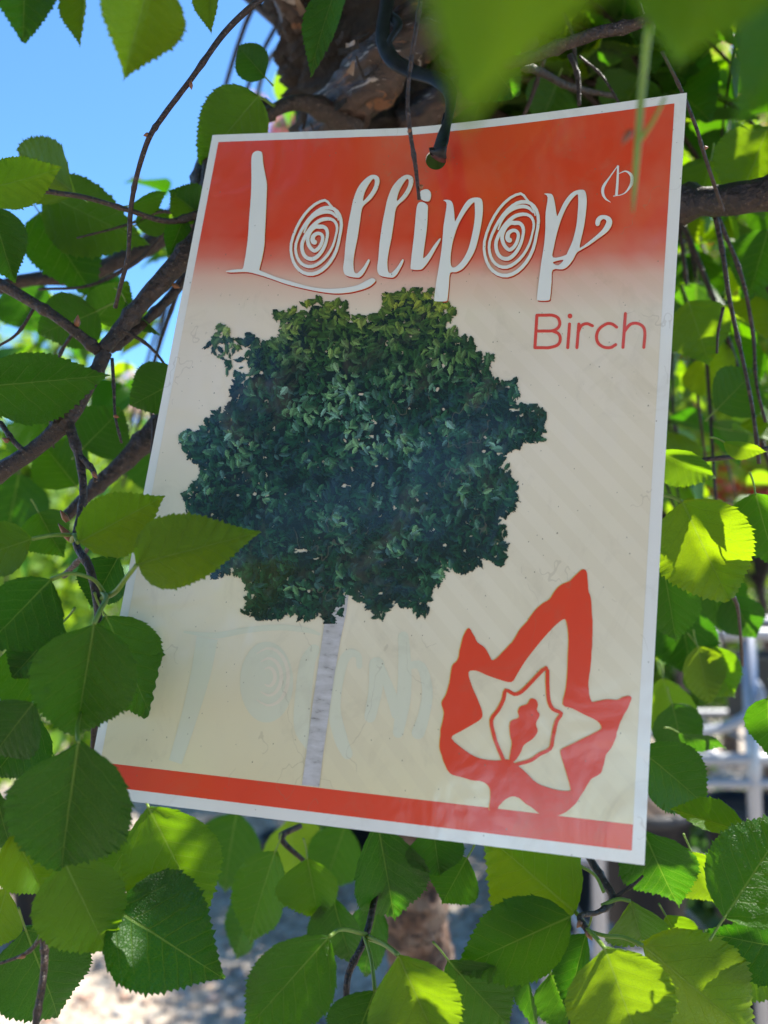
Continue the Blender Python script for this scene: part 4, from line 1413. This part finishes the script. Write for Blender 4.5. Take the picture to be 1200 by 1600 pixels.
TW = [
    [(440, -30, .34, 11), (400, 4, .335, 10), (350, 52, .333, 9), (300, 122, .33, 8.5), (256, 180, .33, 8), (232, 218, .33, 8), (214, 275, .335, 7.5), (204, 330, .34, 7.5), (200, 400, .345, 7), (190, 440, .35, 7), (180, 480, .36, 6)],
    [(40, 292, .37, 6), (80, 300, .37, 8), (140, 310, .37, 8), (205, 330, .372, 7.5), (262, 346, .38, 9), (310, 335, .39, 14)],
    [(175, 560, .36, 5), (178, 610, .355, 5), (180, 650, .35, 4.5), (190, 692, .348, 4)],
    [(240, 655, .40, 6), (238, 710, .395, 6), (232, 755, .39, 5)],
    [(66, 1455, .300, 12), (70, 1490, .298, 11), (66, 1540, .295, 11), (56, 1600, .292, 12), (50, 1650, .29, 12)],
    [(66, 1462, .30, 9), (40, 1490, .302, 6), (-20, 1512, .305, 4)],
    [(620, 1300, .40, 10), (592, 1380, .37, 10), (572, 1462, .335, 11), (545, 1520, .325, 11), (540, 1570, .32, 10), (535, 1640, .315, 9)],
    [(915, 1330, .37, 11), (940, 1372, .355, 13), (958, 1405, .345, 12), (935, 1425, .337, 8), (906, 1432, .33, 9), (918, 1455, .322, 10)],
    [(958, 1405, .345, 7), (990, 1382, .345, 5), (1005, 1368, .345, 4)],
    [(918, 1520, .36, 6), (905, 1560, .36, 8), (885, 1620, .36, 9)],
    [(1118, 338, .41, 9), (1130, 400, .41, 7), (1140, 470, .41, 7), (1160, 560, .41, 6), (1176, 640, .41, 6), (1186, 725, .41, 6)],
    [(1122, 340, .42, 7), (1158, 430, .425, 6), (1176, 520, .43, 6), (1182, 600, .43, 5), (1196, 660, .43, 5)],
    [(1130, 480, .41, 5), (1122, 520, .41, 4), (1120, 552, .41, 3.5)],
    [(330, 290, .42, 8), (268, 352, .42, 7), (215, 408, .42, 6), (140, 446, .42, 5), (60, 452, .42, 4)],
    [(300, 400, .44, 7), (262, 500, .44, 6), (236, 590, .44, 5), (238, 668, .44, 4)],
    [(312, 350, .40, 6), (258, 330, .405, 5), (196, 352, .41, 4), (120, 372, .41, 3)],
    [(120, 512, .38, 6), (92, 560, .385, 5), (78, 640, .39, 4), (84, 700, .39, 3)],
    [(190, 515, .37, 6), (232, 540, .375, 5), (262, 580, .38, 4), (270, 640, .385, 3)],
    [(60, 470, .37, 5), (28, 520, .372, 5), (-10, 545, .375, 4)],
    [(1034, 80, .33, 5), (1064, 140, .335, 5), (1088, 200, .34, 5.5), (1100, 240, .345, 6), (1130, 330, .36, 6)],
    [(660, -20, .30, 7), (651, 40, .30, 6.5), (641, 105, .302, 6.5), (637, 160, .304, 6.5), (641, 206, .305, 7), (649, 260, .306, 7), (655, 312, .307, 5)],
    [(890, 85, .41, 8), (903, 120, .41, 8), (905, 165, .41, 6)],
    [(905, 88, .42, 4), (940, 118, .42, 4), (970, 165, .42, 4)],
    [(850, 90, .45, 8), (835, 140, .46, 7), (815, 190, .47, 6)],
    [(905, 150, .43, 5), (895, 60, .44, 5), (880, 20, .45, 6)],
    [(1200, 700, .40, 8), (1160, 712, .40, 7), (1090, 720, .40, 7), (1020, 740, .40, 6)],
    [(1150, 1420, .40, 14), (1180, 1440, .39, 10), (1215, 1400, .38, 8)],
    [(1128, 915, .40, 5), (1150, 940, .41, 6), (1156, 980, .42, 5), (1160, 1040, .44, 4)],
    [(470, 1290, .45, 9), (440, 1310, .44, 10), (480, 1350, .44, 7)],
]
for k, b in enumerate(TW):
    on_tree(pix_tube('twig', b, M['twig'], sides=8, sub=6, rough=0.16, knots=11 if k != 20 else 8, seed=k))

# green leaf stalks joined to the leaves in front
ST = [
    [(122, 848, .31, 7), (116, 836, .315, 7), (112, 845, .325, 8)], [(214, 882, .29, 7), (196, 905, .295, 8), (180, 925, .305, 9), (160, 935, .32, 9)],
    [(147, 975, .28, 7), (156, 955, .285, 8), (166, 935, .30, 8), (160, 925, .318, 8)], [(80, 905, .30, 7), (110, 896, .30, 6), (145, 905, .305, 6), (162, 925, .315, 7)],
    [(50, 842, .30, 6), (85, 836, .305, 6), (120, 836, .325, 7)], [(122, 1160, .268, 7), (122, 1130, .28, 6), (135, 1080, .31, 6)],
    [(515, 1463, .298, 6), (535, 1452, .31, 6), (572, 1460, .333, 7)], [(622, 1492, .30, 8), (600, 1475, .315, 8), (574, 1464, .333, 9)],
    [(586, 1548, .304, 7), (580, 1500, .315, 6), (570, 1464, .333, 7)], [(900, 1426, .35, 7), (908, 1436, .34, 7), (918, 1450, .324, 7)],
    [(945, 1482, .30, 7), (932, 1466, .31, 7), (918, 1452, .322, 7)], [(1005, 1478, .318, 7), (975, 1465, .32, 6), (945, 1462, .32, 6), (920, 1455, .322, 6)],
    [(985, 1408, .342, 6), (965, 1405, .342, 6), (940, 1415, .34, 6)], [(905, 1352, .352, 5), (930, 1368, .35, 5), (944, 1395, .346, 6)],
    [(1066, 784, .365, 6), (1045, 775, .37, 6), (1010, 770, .38, 6)], [(232, 1262, .312, 5), (226, 1245, .32, 5), (215, 1225, .33, 5)],
    [(262, 402, .39, 4), (290, 385, .395, 5), (310, 380, .40, 6)], [(404, 150, .40, 4), (420, 160, .42, 5), (435, 170, .45, 6)],
    [(1013, 40, .185, 13), (1004, 130, .19, 12), (996, 230, .195, 11), (991, 300, .20, 7), (989, 332, .20, 2)], [(1040, 150, .19, 5), (1020, 190, .192, 6), (998, 222, .195, 8)],
]
for b in ST:
    on_tree(pix_tube('stalk', b, M['petiole'], sides=8, sub=5))


def bud(px, py, d, dx, dy, L=14, w=7):
    p0, p1 = at(px, py, d), at(px + dx * L, py + dy * L, d - 0.001)
    pm = (p0 + p1) * 0.5
    r_ = w * 0.5 * d / F
    on_tree(tube('bud', [p0, p0 * 0.6 + p1 * 0.4, p1], [r_ * 0.7, r_, r_ * 0.12], M['bud'], sides=8, sub=4))


for b in [(297, 128, .33, .2, 1, 12), (233, 210, .33, -1, .2, 9), (641, 206, .305, -.4, -.6, 8, 8), (656, 293, .306, .7, -.3, 8, 8), (106, 815, .325, -.6, -.9, 20, 10),
          (112, 845, .325, -.7, -.9, 30, 12), (918, 1455, .32, .4, .8, 18, 11), (908, 1440, .325, -.5, .7, 14, 9), (985, 205, .195, -.5, .8, 26, 12), (145, 738, .34, .5, .7, 14, 8), (120, 510, .365, .1, -1, 18, 10),
          (14, 690, .355, -.8, -.4, 14, 9), (320, 400, .39, -.1, 1, 18, 12), (270, 445, .38, .9, .4, 12, 8), (40, 1492, .302, -1, .4, 14, 8), (1098, 232, .345, .9, -.2, 10, 7), (575, 1462, .332, .3, .9, 10, 9), (178, 650, .35, .9, .2, 9, 6)]:
    bud(*b)

# ---- trunk and swollen graft
TR = [(470, -120, .52, 190), (520, 0, .52, 200), (550, 90, .53, 210), (565, 190, .55, 190), (580, 330, .58, 140), (600, 600, .62, 105), (620, 900, .66, 96), (640, 1200, .70, 96), (650, 1450, .74, 96), (658, 1700, .80, 100)]
pts = [at(a, b, d) for a, b, d, w in TR]
rr = [w * .5 * d / F for a, b, d, w in TR]
end = pts[-1].copy()
while end.z > 0.1:
    end = end + Vector((0.004, 0.01, -0.2))
    pts.append(end.copy())
    rr.append(rr[-1] * 1.03)
pts.append(Vector((end.x, end.y, -0.05)))
rr.append(rr[-1] * 1.2)
on_tree(tube('trunk', pts, rr, M['bark'], sides=72, sub=26, rough=0.26, ridges=True))
for b in [[(505, 215, .50, 74), (545, 160, .47, 82), (590, 110, .45, 84), (640, 60, .44, 84), (720, -10, .44, 80)],
          [(640, 190, .52, 60), (690, 160, .50, 52), (760, 120, .49, 40), (830, 60, .49, 36)],
          [(470, 40, .50, 46), (440, -20, .48, 40), (420, -80, .47, 36)]]:
    on_tree(pix_tube('limb', b, M['limb'], sides=40, sub=16, rough=0.24, ridges=True))
pr = random.Random(9)
for k in range(26):
    # curls of peeling bark on the graft
    px, py = pr.uniform(425, 690), pr.uniform(-10, 215)
    d = 0.50 - 0.055 * math.sin(max(0, min(1, (px - 425) / 265)) * math.pi) - (0.03 if 500 < px < 660 and py > 60 else 0)
    L, w = pr.uniform(0.004, 0.011), pr.uniform(0.0008, 0.0026)
    a = pr.uniform(0, 3.14)
    c0 = at(px, py, d)
    dirv = RT * math.cos(a) + UP * math.sin(a)
    wv = RT * -math.sin(a) + UP * math.cos(a)
    vs = []
    for i in range(6):
        tt = i / 5
        for sgn in (-1, 1):
            vs.append(c0 + dirv * L * (tt - .5) + wv * w * sgn * (1 - 0.6 * tt) - FW * (0.006 * tt * tt * pr.uniform(.6, 1.3)))
    fs = [(2 * i, 2 * i + 1, 2 * i + 3, 2 * i + 2) for i in range(5)]
    on_tree(link_mesh('bark_curl', vs, fs, M['peel'] if k % 3 == 0 else M['bark']))

# ---- drooping twigs of the crown with leaves all along them
HEAD = at(575, 130, .56)
cr = random.Random(21)
auto = []        # (size in px, base, tip, width, normal)


def blocked(p, tipp):
    """open sky and the label itself stay free of foliage"""
    for q in (p, tipp, (p + tipp) * 0.5):
        s = proj(q)
        if s is None:
            return True
        x, y, z = s
        if z < 0.40:
            return True
        if -60 < x < 420 and -80 < y < 300 and y < 250 + (x - 60) * 0.12:
            return True
        if 250 < x < 330 and 440 < y < 590:
            return True
        if 100 < x < 1100 and 150 < y < 1345 and z < 0.46:
            return True
        # the gravel shows through under the label at left and right
        if 190 < x < 380 and y > 1370 and z < 1.4:
            return True
        if 700 < x < 1200 and y > 1420 and cr.random() < 0.35:
            return True
        if 1120 < x < 1220 and 960 < y < 1240:
            return True
        if 540 < x < 720 and y > 1340:
            return True
    return False


twig_paths = []
for k in range(125):
    az = cr.uniform(-100, 100)
    if cr.random() < 0.35:
        az = cr.choice((-1, 1)) * cr.uniform(35, 95)
    rad = cr.uniform(0.18, 0.75 if az < 10 else 0.37)
    dirh = Vector((math.sin(R(az)), math.cos(R(az)), 0))
    rise = cr.uniform(0.0, 0.20)
    drop = cr.uniform(0.10, 0.75) * (0.6 + 0.6 * rad)
    s0 = HEAD + dirh * 0.03 + Vector((0, 0, cr.uniform(-0.05, 0.06)))
    p1 = s0 + dirh * rad * 0.4 + Vector((0, 0, rise))
    p2 = s0 + dirh * rad * 0.8 + Vector((cr.uniform(-.04, .04), cr.uniform(-.04, .04), rise - drop * 0.3))
    p3 = s0 + dirh * rad * 1.0 + Vector((cr.uniform(-.05, .05), cr.uniform(-.05, .05), rise - drop))
    C = [Vector(c) for c in catmull([list(s0), list(p1), list(p2), list(p3)], 8)]
    # keep the stem of the twig out of the sky patch and the label
    bad = 0
    for q in C[2:]:
        s = proj(q)
        if s is None or s[2] < 0.42:
            bad += 1
        elif (-40 < s[0] < 330 and -40 < s[1] < 250) or (540 < s[0] < 720 and s[1] > 1340) or (190 < s[0] < 380 and s[1] > 1400):
            bad += 1
    if bad > 0:
        continue
    twig_paths.append(C)
    nl = int(9 + rad * 22)
    for i in range(nl):
        tt = 0.22 + 0.78 * (i + cr.random() * 0.6) / nl
        f = tt * (len(C) - 1)
        i0 = min(len(C) - 2, int(f))
        p = C[i0].lerp(C[i0 + 1], f - i0)
        side = dirh.cross(Vector((0, 0, 1))) * (1 if i % 2 else -1)
        out = (side * cr.uniform(.4, 1) + dirh * cr.uniform(-.2, .9) + Vector((0, 0, cr.uniform(-1.3, 0.1))) + Vector((cr.uniform(-.4, .4), cr.uniform(-.4, .4), 0))).normalized()
        L = cr.uniform(0.032, 0.056)
        B = p + out * 0.014
        Tp = B + out * L
        if blocked(B, Tp):
            continue
        nrm = (Vector((cr.uniform(-.7, .7), cr.uniform(-.9, .3), 1.0))).normalized()
        s = proj((B + Tp) * 0.5)
        if s is None:
            continue
        vis = -80 < s[0] < 1280 and -80 < s[1] < 1680
        hid = (340 < s[0] < 1000 and 230 < s[1] < 1230)
        size = L * F / s[2] * (1.0 if vis and not hid else 0.15)
        auto.append((size, p, B, Tp, L * cr.uniform(0.68, 0.92), nrm))
for C in twig_paths:
    n = len(C)
    on_tree(tube('twig', C, [0.0028 * (1 - i / n) + 0.0008 for i in range(n)], M['twig'], sides=6, sub=1, rough=0.15))
# unseen crown twigs added above the picture to shade label and front leaves
for k in range(92):
    az = cr.uniform(0, 360)
    if k < 46 and 0 < az < 115:
        continue
    dirh = Vector((math.sin(R(az)), math.cos(R(az)), 0))
    s0 = HEAD + Vector((0, 0, cr.uniform(0.05, 0.2)))
    rad = cr.uniform(0.2, 0.62)
    top = cr.uniform(0.20, 0.42)
    if k >= 46:                              # dense twigs added towards the sun to block it
        tgt = Vector((cr.uniform(-0.1, 0.62), cr.uniform(-0.06, 0.50), cr.uniform(1.80, 2.08)))
        dd_ = tgt - s0
        P_ = [s0, s0 + dd_ * 0.35 + Vector((0, 0, 0.14)), s0 + dd_ * 0.75 + Vector((0, 0, 0.08)), tgt]
    else:
        P_ = [s0, s0 + dirh * rad * 0.35 + Vector((0, 0, top)), s0 + dirh * rad * 0.75 + Vector((0, 0, top * 1.05)), s0 + dirh * rad * 1.05 + Vector((0, 0, top * 0.7))]
    C = [Vector(c) for c in catmull([list(p) for p in P_], 8)]

    def inview(q, m=40):
        s = proj(q)
        return s is not None and -m < s[0] < 1200 + m and -m < s[1] < 1600 + m
    if any(inview(q, 5) for q in C[8:]) or any((q - CAM).length < 0.16 for q in C):
        continue
    twig_paths.append(C)
    nl = int(10 + rad * 34)
    for i in range(nl):
        tt = 0.2 + 0.8 * (i + cr.random() * 0.6) / nl
        f = tt * (len(C) - 1)
        i0 = min(len(C) - 2, int(f))
        p = C[i0].lerp(C[i0 + 1], f - i0)
        out = (Vector((cr.uniform(-1, 1), cr.uniform(-1, 1), cr.uniform(-0.9, 0.3)))).normalized()
        L = cr.uniform(0.036, 0.06)
        B, Tp = p + out * 0.014, p + out * (0.014 + L)
        if inview(B, 60) or inview(Tp, 60) or (Tp - CAM).length < 0.14:
            continue
        auto.append((0.5, p, B, Tp, L * cr.uniform(0.7, 0.92), Vector((cr.uniform(-.5, .5), cr.uniform(-.5, .5), 1)).normalized()))
auto.sort(key=lambda a: -a[0])
room = 288 - n_manual
for (size, p, B, Tp, W_, nrm) in auto[:room]:
    put_leaf(B, Tp, W_, 0.0, nrm, cr.randrange(NV), True, 0.016)
rest = auto[room:]
lv, lu, lf = leaf_geo(500, rows=9, cols=2, teeth=False)
lva = np.array(lv)
V, Fc, Tn, k = [], [], [], 0
for (size, p, B, Tp, W_, nrm) in rest:
    m, X, Z = leaf_matrix(B, Tp, W_, 0.0, nrm)
    mm = np.array(m)
    V.append(lva @ mm[:3, :3].T + mm[:3, 3])
    Fc.append(np.array(lf) + k)
    Tn.append(np.full(len(lva), cr.random()))
    k += len(lva)
if V:
    o = link_mesh('foliage', np.concatenate(V).tolist(), np.concatenate(Fc).tolist(), M['leaf_far'])
    a_ = o.data.attributes.new('tone', 'FLOAT', 'POINT')
    a_.data.foreach_set('value', np.concatenate(Tn).astype(np.float32))
    o['kind'] = 'stuff'
    on_tree(o)
# unseen leaves added sunward of the nearest leaves to keep them in shade
for (bx, by, d) in ((790, -40, .080), (760, 60, .080), (1090, -30, .11), (1200, 60, .13), (880, -120, .085)):
    c_ = at(bx, by, d)
    for h_ in (0.055, 0.085):
        q_ = c_ + SDIR * h_
        put_leaf(q_ - RT * 0.028, q_ + RT * 0.028 + FW * 0.01, 0.046, 0.0, SDIR, int(bx) % NV, False)
print('manual', n_manual, 'auto', len(auto), 'rest', len(rest), 'twigs', len(twig_paths), 'normal', NRM, 'sun dot', NRM @ np.array(SDIR))
tag(tree, 'weeping birch tree with toothed green leaves and peeling bark around the label', 'tree')

# =================================================================== TREE TIE
TI = [(612, -40, .44, 26), (604, 10, .425, 24), (598, 55, .41, 24), (612, 92, .40, 26), (645, 112, .395, 26), (685, 124, .385, 26), (704, 146, .37, 22), (702, 178, .35, 18), (694, 205, .33, 24), (688, 228, .322, 28), (684, 240, .320, 30), (685, 246, .345, 26), (690, 225, .37, 20), (700, 180, .38, 16)]
tie = empty('tree_tie', at(683, 243, .33))
o = pix_tube('strap', TI, M['plastic'], sides=10, sub=7, rough=0.12, flat=0.34)
o.parent = tie
o.matrix_parent_inverse = Matrix.Translation(-Vector(tie.location))
o = pix_tube('loose_end', [(604, 20, .43, 16), (622, 40, .41, 18), (606, 70, .405, 16), (615, 100, .40, 12)], M['plastic'], sides=8, sub=5, rough=0.15, flat=0.5)
o.parent = tie
o.matrix_parent_inverse = Matrix.Translation(-Vector(tie.location))
tag(tie, 'black plastic tree tie looped from the branch through the hole of the label', 'tie')
